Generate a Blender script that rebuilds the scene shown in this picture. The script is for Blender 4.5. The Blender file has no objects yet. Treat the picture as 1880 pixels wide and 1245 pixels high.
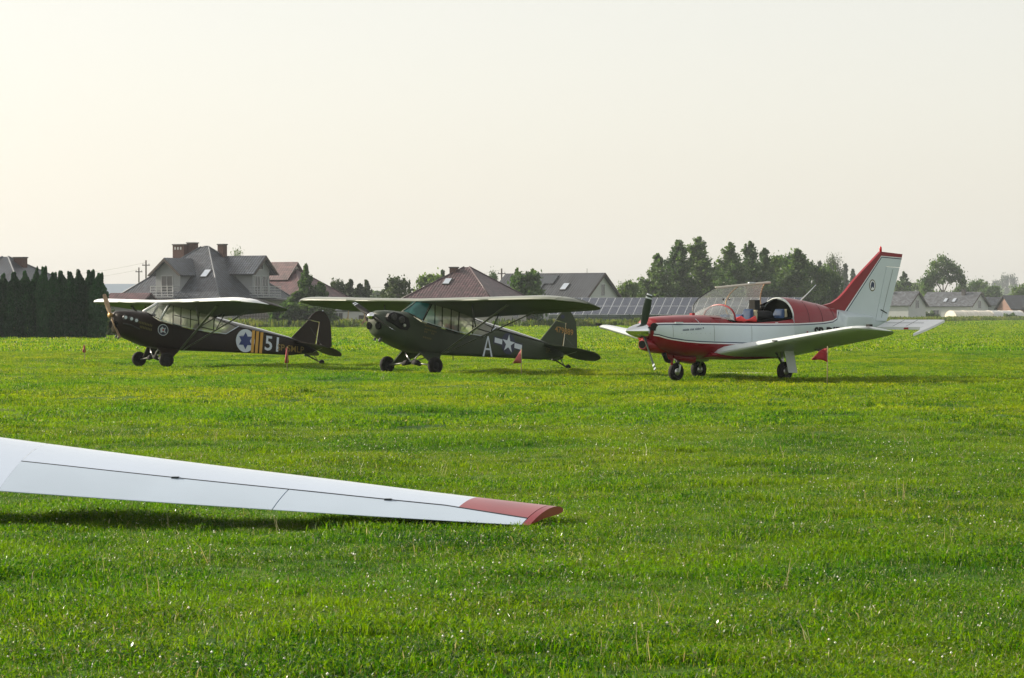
import bpy, math, random
import numpy as np
from mathutils import Vector, Matrix, noise
R = math.radians
random.seed(7)
scene = bpy.context.scene
col = scene.collection

# ------------------------------------------------------------------ camera
CAM_H = 1.45
cam_d = bpy.data.cameras.new('camera'); cam = bpy.data.objects.new('camera', cam_d); col.objects.link(cam)
cam.location = (0, 0, CAM_H)
cam.rotation_euler = (R(90 - 0.495), 0, 0)
cam_d.sensor_width = 36; cam_d.lens = 105.3; cam_d.clip_start = 0.5; cam_d.clip_end = 9000
scene.camera = cam

# ------------------------------------------------------------------ world, sun, exposure
SUN_EL, SUN_AZ = 23.0, -66.0        # azimuth from +Y (view direction), negative = to the left
w = bpy.data.worlds.new('World'); scene.world = w; w.use_nodes = True
nt = w.node_tree; nt.nodes.clear()
sky = nt.nodes.new('ShaderNodeTexSky'); sky.sky_type = 'NISHITA'; sky.sun_disc = False
sky.sun_elevation = R(SUN_EL); sky.sun_rotation = R(SUN_AZ)
sky.altitude = 200; sky.air_density = 1.0; sky.dust_density = 2.5; sky.ozone_density = 1.0
bg = nt.nodes.new('ShaderNodeBackground'); bg.inputs['Strength'].default_value = 0.15
wo = nt.nodes.new('ShaderNodeOutputWorld')
hsv = nt.nodes.new('ShaderNodeHueSaturation'); hsv.inputs['Saturation'].default_value = 0.55
tint = nt.nodes.new('ShaderNodeMix'); tint.data_type = 'RGBA'; tint.blend_type = 'MULTIPLY'; tint.inputs[0].default_value = 1; tint.inputs[7].default_value = (1.0, .945, .885, 1)
nt.links.new(sky.outputs[0], hsv.inputs['Color']); nt.links.new(hsv.outputs[0], tint.inputs[6]); veil = nt.nodes.new('ShaderNodeMix'); veil.data_type = 'RGBA'; veil.inputs[0].default_value = .62; veil.inputs[7].default_value = (3.12, 3.03, 2.76, 1)   # thin even veil of cloud
nt.links.new(tint.outputs[2], veil.inputs[6]); nt.links.new(veil.outputs[2], bg.inputs['Color'])
nt.links.new(bg.outputs[0], wo.inputs[0])
sd = bpy.data.lights.new('sun', 'SUN'); sd.energy = 4.6; sd.angle = R(0.6); sd.color = (1.0, 0.90, 0.74)
sun = bpy.data.objects.new('sun', sd); col.objects.link(sun)
sdir = Vector((math.sin(R(SUN_AZ)) * math.cos(R(SUN_EL)), math.cos(R(SUN_AZ)) * math.cos(R(SUN_EL)), math.sin(R(SUN_EL))))
sun.rotation_euler = sdir.to_track_quat('Z', 'Y').to_euler(); sun.location = (-40, 20, 40)
scene.view_settings.view_transform = 'Standard'; scene.view_settings.look = 'None'
scene.view_settings.exposure = 0.80; scene.view_settings.gamma = 1
scene.view_settings.use_curve_mapping = False
scene.render.engine = 'CYCLES'

# ------------------------------------------------------------------ materials
def mat(name, color, rough=0.6, metal=0.0, spec=0.5, var=0.0, scale=5.0, bump=0.0, bscale=20.0, color2=None,
        coat=0.0, stretch=None, detail=4.0):
    m = bpy.data.materials.new(name); m.use_nodes = True; n = m.node_tree; p = n.nodes['Principled BSDF']
    p.inputs['Roughness'].default_value = rough; p.inputs['Metallic'].default_value = metal
    p.inputs['Specular IOR Level'].default_value = spec; p.inputs['Coat Weight'].default_value = coat
    c = tuple(color) + (1,)
    p.inputs['Base Color'].default_value = c
    tc = None
    if var or bump or color2:
        tc = n.nodes.new('ShaderNodeTexCoord'); mp = n.nodes.new('ShaderNodeMapping'); n.links.new(tc.outputs['Object'], mp.inputs[0])
        if stretch: mp.inputs['Scale'].default_value = stretch
    if var or color2:
        nz = n.nodes.new('ShaderNodeTexNoise'); nz.inputs['Scale'].default_value = scale; nz.inputs['Detail'].default_value = detail
        n.links.new(mp.outputs[0], nz.inputs['Vector'])
        rp = n.nodes.new('ShaderNodeValToRGB')
        a = tuple(max(0, x * (1 - var)) for x in color); b = color2 if color2 else tuple(x * (1 + var) for x in color)
        rp.color_ramp.elements[0].color = a + (1,); rp.color_ramp.elements[1].color = tuple(b) + (1,)
        rp.color_ramp.elements[0].position = 0.32; rp.color_ramp.elements[1].position = 0.68
        n.links.new(nz.outputs[0], rp.inputs[0]); n.links.new(rp.outputs[0], p.inputs['Base Color'])
    if bump:
        nb = n.nodes.new('ShaderNodeTexNoise'); nb.inputs['Scale'].default_value = bscale; nb.inputs['Detail'].default_value = 3
        n.links.new(mp.outputs[0], nb.inputs['Vector'])
        bp = n.nodes.new('ShaderNodeBump'); bp.inputs['Strength'].default_value = bump; bp.inputs['Distance'].default_value = 0.01
        n.links.new(nb.outputs[0], bp.inputs['Height']); n.links.new(bp.outputs[0], p.inputs['Normal'])
    return m

def leaf_mat(name, c1, c2, c3, rough=0.5, trans=0.45, tcol=None, scale=0.35, island=.3, spec=.2, patches=False):
    """foliage: colour varies in clumps over the plant and between plants; light passes through"""
    m = bpy.data.materials.new(name); m.use_nodes = True; n = m.node_tree; n.nodes.clear()
    tc = n.nodes.new('ShaderNodeNewGeometry')
    nz = n.nodes.new('ShaderNodeTexNoise'); nz.inputs['Scale'].default_value = scale; nz.inputs['Detail'].default_value = 5
    n.links.new(tc.outputs['Position'], nz.inputs['Vector'])
    oi = n.nodes.new('ShaderNodeObjectInfo')
    ad = n.nodes.new('ShaderNodeMath'); ad.operation = 'MULTIPLY_ADD'
    ad.inputs[1].default_value = 0.35; n.links.new(oi.outputs['Random'], ad.inputs[0]); n.links.new(nz.outputs[0], ad.inputs[2])
    ri = n.nodes.new('ShaderNodeMath'); ri.operation = 'MULTIPLY_ADD'; ri.inputs[1].default_value = island
    n.links.new(tc.outputs['Random Per Island'], ri.inputs[0]); n.links.new(ad.outputs[0], ri.inputs[2])
    rp = n.nodes.new('ShaderNodeValToRGB'); e = rp.color_ramp.elements
    e[0].color = c1 + (1,); e[0].position = 0.5; e[1].color = c3 + (1,); e[1].position = 1.05
    k = e.new(0.78); k.color = c2 + (1,)
    n.links.new(ri.outputs[0], rp.inputs[0])
    if patches:     # broad drier and lusher areas of the field
        mp = n.nodes.new('ShaderNodeMapping'); mp.inputs['Scale'].default_value = (.6, 1, 1); n.links.new(tc.outputs['Position'], mp.inputs[0])
        nz2 = n.nodes.new('ShaderNodeTexNoise'); nz2.inputs['Scale'].default_value = .13; nz2.inputs['Detail'].default_value = 7; nz2.inputs['Roughness'].default_value = .62; n.links.new(mp.outputs[0], nz2.inputs['Vector'])
        r2 = n.nodes.new('ShaderNodeValToRGB'); r2.color_ramp.elements[0].position = .36; r2.color_ramp.elements[0].color = (.72, .88, .9, 1); r2.color_ramp.elements[1].position = .64; r2.color_ramp.elements[1].color = (1.5, 1.08, 1.3, 1)
        n.links.new(nz2.outputs[0], r2.inputs[0]); m2 = n.nodes.new('ShaderNodeMix'); m2.data_type = 'RGBA'; m2.blend_type = 'MULTIPLY'; m2.inputs[0].default_value = 1
        n.links.new(rp.outputs[0], m2.inputs[6]); n.links.new(r2.outputs[0], m2.inputs[7])
        # near turf darkened in colour for its self-shadow, brightening with distance
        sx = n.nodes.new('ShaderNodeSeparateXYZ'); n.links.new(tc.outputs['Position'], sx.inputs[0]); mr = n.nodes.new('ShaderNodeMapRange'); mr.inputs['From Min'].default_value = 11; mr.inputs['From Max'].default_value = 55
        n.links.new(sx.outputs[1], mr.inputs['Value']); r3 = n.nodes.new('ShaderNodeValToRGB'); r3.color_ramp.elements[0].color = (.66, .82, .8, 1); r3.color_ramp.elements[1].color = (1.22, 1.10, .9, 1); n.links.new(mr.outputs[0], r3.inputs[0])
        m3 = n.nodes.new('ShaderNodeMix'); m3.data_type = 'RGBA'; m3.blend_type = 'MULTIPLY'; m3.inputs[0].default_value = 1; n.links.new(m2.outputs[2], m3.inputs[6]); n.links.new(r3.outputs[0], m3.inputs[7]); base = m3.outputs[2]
    else: base = rp.outputs[0]
    p = n.nodes.new('ShaderNodeBsdfPrincipled'); p.inputs['Roughness'].default_value = rough; p.inputs['Specular IOR Level'].default_value = spec
    n.links.new(base, p.inputs['Base Color'])
    t = n.nodes.new('ShaderNodeBsdfTranslucent')
    mx = n.nodes.new('ShaderNodeMix'); mx.data_type = 'RGBA'; mx.blend_type = 'MULTIPLY'; mx.inputs[0].default_value = 1
    mx.inputs[7].default_value = (tcol or (1.6, 1.5, 0.5)) + (1,)
    n.links.new(base, mx.inputs[6]); n.links.new(mx.outputs[2], t.inputs[0])
    s = n.nodes.new('ShaderNodeMixShader'); s.inputs[0].default_value = trans
    n.links.new(p.outputs[0], s.inputs[1]); n.links.new(t.outputs[0], s.inputs[2])
    o = n.nodes.new('ShaderNodeOutputMaterial'); n.links.new(s.outputs[0], o.inputs[0])
    return m

def glass_mat(name, color=(0.9, 0.95, 0.95), alpha=0.35, rough=0.08, milky=(0.8, 0.82, 0.8), haze_amt=0.3):
    """plexiglass: clear with a reflection and a share of milky scatter"""
    m = bpy.data.materials.new(name); m.use_nodes = True; n = m.node_tree; n.nodes.clear()
    tr = n.nodes.new('ShaderNodeBsdfTransparent'); tr.inputs[0].default_value = color + (1,)
    gl = n.nodes.new('ShaderNodeBsdfGlossy'); gl.inputs['Roughness'].default_value = rough
    lw = n.nodes.new('ShaderNodeLayerWeight'); pw = n.nodes.new('ShaderNodeMath'); pw.operation = 'POWER'; pw.inputs[1].default_value = 4.5
    n.links.new(lw.outputs['Facing'], pw.inputs[0]); fr = n.nodes.new('ShaderNodeMath'); fr.operation = 'MULTIPLY_ADD'; fr.inputs[1].default_value = .7; fr.inputs[2].default_value = .05; n.links.new(pw.outputs[0], fr.inputs[0])
    tl = n.nodes.new('ShaderNodeBsdfTranslucent'); tl.inputs[0].default_value = milky + (1,)
    df = n.nodes.new('ShaderNodeBsdfDiffuse'); df.inputs[0].default_value = milky + (1,)
    m0 = n.nodes.new('ShaderNodeMixShader'); m0.inputs[0].default_value = 0.5
    n.links.new(tl.outputs[0], m0.inputs[1]); n.links.new(df.outputs[0], m0.inputs[2])
    m1 = n.nodes.new('ShaderNodeMixShader'); m1.inputs[0].default_value = haze_amt
    n.links.new(tr.outputs[0], m1.inputs[1]); n.links.new(m0.outputs[0], m1.inputs[2])
    m2 = n.nodes.new('ShaderNodeMixShader'); n.links.new(fr.outputs[0], m2.inputs[0])
    n.links.new(m1.outputs[0], m2.inputs[1]); n.links.new(gl.outputs[0], m2.inputs[2])
    o = n.nodes.new('ShaderNodeOutputMaterial'); n.links.new(m2.outputs[0], o.inputs[0])
    return m

def roof_mat(name, c, rough=0.35, tw=0.33, bumpd=0.05, var=0.12, ribs=False):
    """profiled roof tiles: rows down the slope (UV v) and rolls across (UV u), in metres"""
    m = bpy.data.materials.new(name); m.use_nodes = True; n = m.node_tree; p = n.nodes['Principled BSDF']
    uv = n.nodes.new('ShaderNodeUVMap'); uv.uv_map = 'uv'
    sp = n.nodes.new('ShaderNodeSeparateXYZ'); n.links.new(uv.outputs[0], sp.inputs[0])
    def m_(op, a, b=None):
        q = n.nodes.new('ShaderNodeMath'); q.operation = op
        for i, v in enumerate((a, b)):
            if v is None: continue
            if isinstance(v, (int, float)): q.inputs[i].default_value = v
            else: n.links.new(v, q.inputs[i])
        return q.outputs[0]
    wu = m_('SINE', m_('MULTIPLY', sp.outputs[0], 2 * math.pi / tw))
    fv = m_('FRACT', m_('DIVIDE', sp.outputs[1], 100.0 if ribs else 0.4))
    h = m_('ADD', m_('MULTIPLY', wu, 0.5 if ribs else 0.3), m_('MULTIPLY', fv, 1.5))
    bp = n.nodes.new('ShaderNodeBump'); bp.inputs['Strength'].default_value = 0.9; bp.inputs['Distance'].default_value = bumpd
    n.links.new(h, bp.inputs['Height']); n.links.new(bp.outputs[0], p.inputs['Normal'])
    nz = n.nodes.new('ShaderNodeTexNoise'); nz.inputs['Scale'].default_value = 0.9; nz.inputs['Detail'].default_value = 6
    n.links.new(uv.outputs[0], nz.inputs['Vector'])
    rp = n.nodes.new('ShaderNodeValToRGB')
    rp.color_ramp.elements[0].color = tuple(x * (1 - var * 2) for x in c) + (1,); rp.color_ramp.elements[1].color = tuple(x * (1 + var * 2) for x in c) + (1,)
    rp.color_ramp.elements[0].position = .3; rp.color_ramp.elements[1].position = .7
    n.links.new(nz.outputs[0], rp.inputs[0])
    # every tile a little different, darker joints between courses
    fl = n.nodes.new('ShaderNodeCombineXYZ'); n.links.new(m_('FLOOR', m_('DIVIDE', sp.outputs[0], tw * 1.2)), fl.inputs[0]); n.links.new(m_('FLOOR', m_('DIVIDE', sp.outputs[1], 3.0 if ribs else 0.4)), fl.inputs[1])
    wn = n.nodes.new('ShaderNodeTexWhiteNoise'); wn.noise_dimensions = '2D'; n.links.new(fl.outputs[0], wn.inputs['Vector'])
    sh = m_('MULTIPLY', m_('ADD', m_('MULTIPLY', wn.outputs['Value'], .5 if ribs else .9), .6), m_('SUBTRACT', 1.0, m_('MULTIPLY', m_('LESS_THAN', fv, 0.0 if ribs else .22), .45)))
    mm = n.nodes.new('ShaderNodeVectorMath'); mm.operation = 'SCALE'; n.links.new(rp.outputs[0], mm.inputs[0]); n.links.new(sh, mm.inputs['Scale']); n.links.new(mm.outputs[0], p.inputs['Base Color'])
    p.inputs['Roughness'].default_value = rough
    return m

M = {}
M['brown'] = mat('dark brown aircraft fabric', (0.016, 0.0095, 0.006), 0.45, spec=.22, var=.15, scale=3, bump=.12, bscale=6)
M['olive'] = mat('olive drab aircraft fabric', (0.036, 0.048, 0.027), 0.5, spec=.25, var=.15, scale=2, bump=.12, bscale=6)
M['olive_grey'] = mat('grey green cowling paint', (0.040, 0.052, 0.034), 0.42, spec=.3, var=.12, scale=3)
M['brown_glare'] = mat('brown fabric lightened for sun glare', (0.06, 0.055, 0.05), 0.2, coat=1.0)  # base tone raised to put the sun glare on the turtle deck
M['olive_glare'] = mat('olive fabric lightened for sun glare', (0.07, 0.075, 0.06), 0.2, coat=1.0)  # olive deck likewise, glare lifted into its base colour
M['wing_highlight'] = mat('wing paint with leading edge highlight', (0.19, 0.205, 0.165), 0.34, coat=.3, var=.1, scale=3)  # olive lightened to carry the sky reflection along the leading edge
M['wing_under'] = mat('olive wing fabric', (0.045, 0.055, 0.022), 0.45, spec=.3, var=.2, scale=1.5, bump=.1, bscale=4)
M['black'] = mat('black paint', (0.008, 0.008, 0.009), 0.5, spec=.2)
M['engine'] = mat('dark engine metal', (0.05, 0.05, 0.05), 0.45, metal=.6, var=.4, scale=30)
M['tube'] = mat('dark painted steel tube', (0.03, 0.034, 0.03), 0.4)
M['strut'] = mat('olive grey strut paint', (0.12, 0.13, 0.11), 0.4)
M['rubber'] = mat('worn black rubber', (0.012, 0.011, 0.010), 0.8, spec=.2, var=.3, scale=12)
M['steel'] = mat('bright steel', (0.55, 0.55, 0.55), 0.28, metal=1)
M['wood'] = mat('varnished propeller wood', (0.28, 0.19, 0.11), 0.3, var=.25, scale=4, stretch=(8, 8, 1))
M['brass'] = mat('brass propeller hub', (0.26, 0.16, 0.05), 0.45, metal=.8)
M['white'] = mat('white paint', (0.72, 0.74, 0.76), 0.4)
M['insig_white'] = mat('insignia white', (0.55, 0.6, 0.68), 0.5)
M['insig_blue'] = mat('insignia blue', (0.012, 0.03, 0.16), 0.5)
M['insig_navy'] = mat('insignia navy', (0.01, 0.014, 0.05), 0.5)
M['yellow'] = mat('ochre yellow stripe paint', (0.55, 0.29, 0.04), 0.5)
M['gold'] = mat('faded gold lettering', (0.26, 0.17, 0.03), 0.55)
M['orange_letter'] = mat('faded orange lettering', (0.30, 0.16, 0.03), 0.55)
M['dullgold'] = mat('dull mustard lettering', (0.10, 0.085, 0.02), 0.6)
M['red'] = mat('dark red gloss aircraft paint', (0.21, 0.003, 0.010), 0.32, spec=.35, coat=.15, var=.06, scale=2)
M['skyblue'] = mat('pale grey blue aircraft paint', (0.50, 0.58, 0.61), 0.35, coat=.25, var=.03, scale=2, bump=.03, bscale=4)
M['greywhite'] = mat('light grey aircraft paint', (0.55, 0.59, 0.60), 0.35, var=.05, scale=3)
M['navy'] = mat('navy stripe paint', (0.008, 0.022, 0.075), 0.35)
M['chrome'] = mat('polished spinner metal', (0.75, 0.76, 0.78), 0.16, metal=1)
M['prop_dark'] = mat('dark green black propeller paint', (0.02, 0.035, 0.03), 0.4)
M['gelcoat'] = mat('white glider gelcoat', (0.50, 0.58, 0.71), 0.16, coat=.6, var=.03, scale=1.2, bump=.4, bscale=1.6, stretch=(1, .5, 1), detail=2)
M['fabric_white'] = mat('white fabric control surface', (0.44, 0.52, 0.62), 0.38, var=.03, scale=2, bump=.04, bscale=5)
M['glider_red'] = mat('faded red tip paint with sky reflection', (0.25, 0.035, 0.042), 0.33, coat=.2, var=.12, scale=3)  # also paled for the sky reflected in the tip's upper side
M['seam'] = mat('dark seam tape', (0.015, 0.02, 0.028), 0.5)
M['teal'] = glass_mat('teal tinted windshield', (0.15, 0.55, 0.55), rough=.12, milky=(0.03, 0.17, 0.17), haze_amt=.72)
M['plexi'] = glass_mat('dusty plexiglass', (0.9, 0.93, 0.9), rough=.1, milky=(0.82, 0.82, 0.74), haze_amt=.34)
M['plexi_clear'] = glass_mat('clear plexiglass', (0.88, 0.92, 0.9), rough=.05, milky=(0.7, 0.72, 0.7), haze_amt=.24)
M['plexi_amber'] = glass_mat('amber edged canopy plexiglass', (0.75, 0.74, 0.68), rough=.1, milky=(0.42, 0.46, 0.48), haze_amt=.2)  # milky share stands in for sky reflections on the canopy
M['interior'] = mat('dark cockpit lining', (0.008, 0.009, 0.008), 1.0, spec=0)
M['interior_pale'] = mat('pale fabric cabin lining', (0.6, 0.58, 0.5), .8, var=.1, scale=3)
M['seat_blue'] = mat('blue seat cloth', (0.008, 0.04, 0.12), .7, var=.2, scale=9)
M['seat_cream'] = mat('cream seat leather', (0.42, 0.38, 0.24), .6)
M['scarlet'] = mat('bright red nylon', (0.62, 0.03, 0.03), .6, var=.2, scale=8)
M['flag_red'] = mat('red pennant cloth', (0.30, 0.012, 0.02), .7, var=.2, scale=8)
M['flag_pink'] = mat('faded pink red pennant cloth', (0.45, 0.10, 0.11), .7, var=.2, scale=8)
M['stake'] = mat('weathered wooden stake', (0.30, 0.25, 0.13), .8, var=.2, scale=20)
M['beacon'] = mat('red beacon lens', (0.6, 0.02, 0.03), .2)
M['frame_gold'] = mat('anodised canopy frame', (0.36, 0.24, 0.14), .35, metal=.5)
M['rail'] = mat('pale canopy rail', (0.55, 0.50, 0.44), .4)

# ------------------------------------------------------------------ helpers
def link(name, me, parent=None, smooth=False, auto=None):
    o = bpy.data.objects.new(name, me); col.objects.link(o)
    if parent is not None: o.parent = parent
    if smooth:
        me.polygons.foreach_set('use_smooth', [True] * len(me.polygons))
        if auto is not None:
            # sharp edges by angle
            import bmesh
            bm = bmesh.new(); bm.from_mesh(me)
            for e in bm.edges:
                if len(e.link_faces) == 2 and e.calc_face_angle(0) > R(auto): e.smooth = False
            bm.to_mesh(me); bm.free()
    return o

def thing(name, label, cat, loc=(0, 0, 0), rz=0, group=None):
    o = bpy.data.objects.new(name, None); col.objects.link(o); o.empty_display_size = .3
    o.location = loc; o.rotation_euler = (0, 0, rz); o['label'] = label; o['category'] = cat
    if group: o['group'] = group
    return o

def tag(o, label, cat, group=None):
    o['label'] = label; o['category'] = cat
    if group: o['group'] = group
    return o

class MB:
    """collects shapes into one mesh; every shape may carry its own material"""
    def __init__(s): s.v = []; s.f = []; s.mi = []; s.ms = []
    def mid(s, m):
        if m not in s.ms: s.ms.append(m)
        return s.ms.index(m)
    def add(s, vs, fs, m):
        k = len(s.v); s.v += [tuple(p) for p in vs]; i = s.mid(m)
        for f in fs: s.f.append(tuple(x + k for x in f)); s.mi.append(i)
    def box(s, x0, x1, y0, y1, z0, z1, m):
        vs = [(x, y, z) for x in (x0, x1) for y in (y0, y1) for z in (z0, z1)]
        s.add(vs, [(0, 1, 3, 2), (4, 6, 7, 5), (0, 4, 5, 1), (2, 3, 7, 6), (0, 2, 6, 4), (1, 5, 7, 3)], m)
    def tube(s, p0, p1, r0, m, r1=None, n=8, flat=1.0, cap=True):
        p0 = Vector(p0); p1 = Vector(p1); r1 = r0 if r1 is None else r1
        d = (p1 - p0).normalized(); up = Vector((1, 0, 0)) if abs(d.x) < .8 else Vector((0, 0, 1))
        u = (up - d * up.dot(d)).normalized(); v = d.cross(u)
        vs = []
        for p, r in ((p0, r0), (p1, r1)):
            for i in range(n):
                a = 2 * math.pi * i / n; vs.append(p + u * (math.cos(a) * r) + v * (math.sin(a) * r * flat))
        fs = [(i, (i + 1) % n, n + (i + 1) % n, n + i) for i in range(n)]
        if cap: fs += [tuple(range(n))[::-1], tuple(range(n, 2 * n))]
        s.add(vs, fs, m)
    def path(s, pts, r, m, n=6):
        # one continuous swept bar
        pts = [Vector(p) for p in pts]; rings = []; u = None
        for i, p in enumerate(pts):
            d = (pts[min(i + 1, len(pts) - 1)] - pts[max(i - 1, 0)]).normalized()
            if u is None: u = Vector((1, 0, 0)) if abs(d.x) < .8 else Vector((0, 0, 1))
            u = (u - d * u.dot(d)).normalized(); v = d.cross(u)
            rings.append([p + u * (math.cos(2 * math.pi * k / n) * r) + v * (math.sin(2 * math.pi * k / n) * r) for k in range(n)])
        s.loft(rings, m)
    def loft(s, rings, m, cap0=True, cap1=True, mats=None):
        """rings: lists of points, same count; mats: function(ring index, point index) -> material"""
        n = len(rings[0]); k = len(s.v)
        for r in rings: s.v += [tuple(p) for p in r]
        for j in range(len(rings) - 1):
            for i in range(n):
                s.f.append((k + j * n + i, k + j * n + (i + 1) % n, k + (j + 1) * n + (i + 1) % n, k + (j + 1) * n + i))
                s.mi.append(s.mid(mats(j, i) if mats else m))
        if cap0: s.f.append(tuple(k + i for i in range(n))[::-1]); s.mi.append(s.mid(m))
        if cap1: s.f.append(tuple(k + (len(rings) - 1) * n + i for i in range(n))); s.mi.append(s.mid(m))
    def sheet(s, grid, m, thick=None):
        """grid of points rows x cols"""
        nr, nc = len(grid), len(grid[0]); vs = [p for r in grid for p in r]
        fs = [(j * nc + i, j * nc + i + 1, (j + 1) * nc + i + 1, (j + 1) * nc + i) for j in range(nr - 1) for i in range(nc - 1)]
        s.add(vs, fs, m)
    def lathe(s, c, axis, prof, m, n=20):
        """prof: (distance along axis, radius)"""
        ax = Vector(axis).normalized(); up = Vector((0, 0, 1)) if abs(ax.z) < .8 else Vector((1, 0, 0))
        u = (up - ax * up.dot(ax)).normalized(); v = ax.cross(u); c = Vector(c)
        rings = [[c + ax * d + u * (math.cos(2 * math.pi * i / n) * r) + v * (math.sin(2 * math.pi * i / n) * r) for i in range(n)] for d, r in prof]
        s.loft(rings, m)
    def prism(s, pts, off, m):
        """closed solid from a planar polygon pushed by off"""
        n = len(pts); off = Vector(off); vs = [Vector(p) for p in pts] + [Vector(p) + off for p in pts]
        fs = [tuple(range(n))[::-1], tuple(range(n, 2 * n))] + [(i, (i + 1) % n, n + (i + 1) % n, n + i) for i in range(n)]
        s.add(vs, fs, m)
    def mesh(s, name):
        me = bpy.data.meshes.new(name); me.from_pydata(s.v, [], s.f); me.update()
        for m in s.ms: me.materials.append(m)
        me.polygons.foreach_set('material_index', s.mi)
        return me
    def build(s, name, parent=None, smooth=False, auto=None, fix=True):
        me = s.mesh(name)
        if fix:
            import bmesh
            bm = bmesh.new(); bm.from_mesh(me); bmesh.ops.recalc_face_normals(bm, faces=bm.faces); bm.to_mesh(me); bm.free()
        return link(name, me, parent, smooth, auto)

def T(a, b, z): return (a, -b, z)      # aircraft frame: a = metres aft of the main wheels, b = metres to port, z up

def sgnpow(x, p): return math.copysign(abs(x) ** p, x)
def ring(a, zb, zt, w, n=2.6, N=28, ntop=None, slant=0.0):
    zc, h = (zb + zt) / 2, (zt - zb) / 2; out = []
    for i in range(N):
        t = 2 * math.pi * i / N; e = 2 / (ntop if (ntop and math.sin(t) > 0) else n)
        y = w * sgnpow(math.cos(t), e); z = h * sgnpow(math.sin(t), e)
        out.append((a - slant * z, y, zc + z))
    return out

def naca(x, th): return 5 * th * (0.2969 * math.sqrt(x) - 0.126 * x - 0.3516 * x * x + 0.2843 * x ** 3 - 0.1030 * x ** 4)
def airfoil_ring(b, ale, zle, ate, zte, th, x0=0.0, x1=1.0, camber=.04, n=11):
    """closed section between chord fractions x0..x1"""
    c = ate - ale; up = []; lo = []
    xs = [x0 + (x1 - x0) * (0.5 - 0.5 * math.cos(math.pi * i / (n - 1))) for i in range(n)]
    for x in xs:
        t = naca(min(x, .999), th); cm = camber * 4 * x * (1 - x) * (1.15 - .3 * x)
        zz = zle + (zte - zle) * x
        up.append(T(ale + c * x, b, zz + c * (cm + t))); lo.append(T(ale + c * x, b, zz + c * (cm * .9 - t * .75)))
    return up + lo[::-1]

def wing_mesh(stations, m, x0=0.0, x1=1.0, th=.12, camber=.04, mats=None, n=11):
    mb = MB(); rings = [airfoil_ring(*s, th, x0, x1, camber, n) for s in stations]
    mb.loft(rings, m, mats=mats); return mb

def text_shape(s, size, shear=0.0, stroke=0.0):
    cu = bpy.data.curves.new('txt', 'FONT'); cu.body = s; cu.size = size; cu.shear = shear; cu.offset = stroke
    cu.resolution_u = 3
    ob = bpy.data.objects.new('txt', cu); me = bpy.data.meshes.new_from_object(ob)
    vs = [(v.co.x, v.co.y) for v in me.vertices]; fs = [tuple(p.vertices) for p in me.polygons]
    bpy.data.objects.remove(ob); bpy.data.curves.remove(cu); bpy.data.meshes.remove(me)
    return vs, fs

def decal(name, shapes, fn, parent, lift=.004):
    """flat marks laid on the port side; fn(u, v) -> (a, b, z) on the skin, lifted a few mm"""
    mb = MB()
    for vs, fs, m in shapes: mb.add([T(*fn(u, v)) for u, v in vs], fs, m)
    return mb.build(name, parent, fix=False)

def disc2d(cx, cy, rx, ry, n=28): return [(cx + rx * math.cos(2 * math.pi * i / n), cy + ry * math.sin(2 * math.pi * i / n)) for i in range(n)], [tuple(range(n))]
def star2d(cx, cy, r, k, inner, rot=90):
    vs = [(cx, cy)]
    for i in range(2 * k):
        q = r if i % 2 == 0 else r * inner; t = R(rot) + math.pi * i / k; vs.append((cx + q * math.cos(t), cy + q * math.sin(t)))
    return vs, [(0, i + 1, (i + 1) % (2 * k) + 1) for i in range(2 * k)]
def lerp_tab(tab, x):
    if x <= tab[0][0]: return tab[0][1]
    for (x0, y0), (x1, y1) in zip(tab, tab[1:]):
        if x <= x1: return y0 + (y1 - y0) * (x - x0) / (x1 - x0)
    return tab[-1][1]

# ------------------------------------------------------------------ ground
def gh(x, y):
    """gentle unevenness of the field, metres (works on arrays)"""
    f = np.clip(y / 22.0, .5, 1.6)
    return 1.5 * (0.016 * np.sin(1.7 * x + 1.3 * np.sin(.9 * y)) * np.sin(1.25 * y + .7 * np.sin(1.1 * x)) + 0.012 * np.sin(.63 * x - 1.9) * np.sin(.47 * y + 1)
            + 0.008 * np.sin(4.1 * x + 2 * np.sin(2.2 * y)) * np.sin(3.3 * y)) * f - .018
ys = [-30.0, -10.0, 0.0, 6.0, 9.0] + list(np.arange(10.0, 40, .16)) + list(np.arange(40, 110, .6)) + list(110 * 1.06 ** np.arange(0, 72))
us = np.linspace(-1, 1, 141)
V = []
for y in ys:
    wdt = .36 * max(y, 8) + 22 + (400 if y > 2500 else 0); xs_ = us * wdt
    z = gh(xs_, np.full_like(xs_, y)) if y < 150 else np.zeros_like(xs_)
    V += list(zip(xs_.tolist(), [float(y)] * len(xs_), z.tolist()))
nc = len(us)
Fc = [(j * nc + i, j * nc + i + 1, (j + 1) * nc + i + 1, (j + 1) * nc + i) for j in range(len(ys) - 1) for i in range(nc - 1)]
me = bpy.data.meshes.new('ground'); me.from_pydata(V, [], Fc)
gm = bpy.data.materials.new('field turf'); gm.use_nodes = True; n = gm.node_tree; p = n.nodes['Principled BSDF']
p.inputs['Roughness'].default_value = .8; p.inputs['Specular IOR Level'].default_value = .15
geo = n.nodes.new('ShaderNodeNewGeometry')
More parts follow.
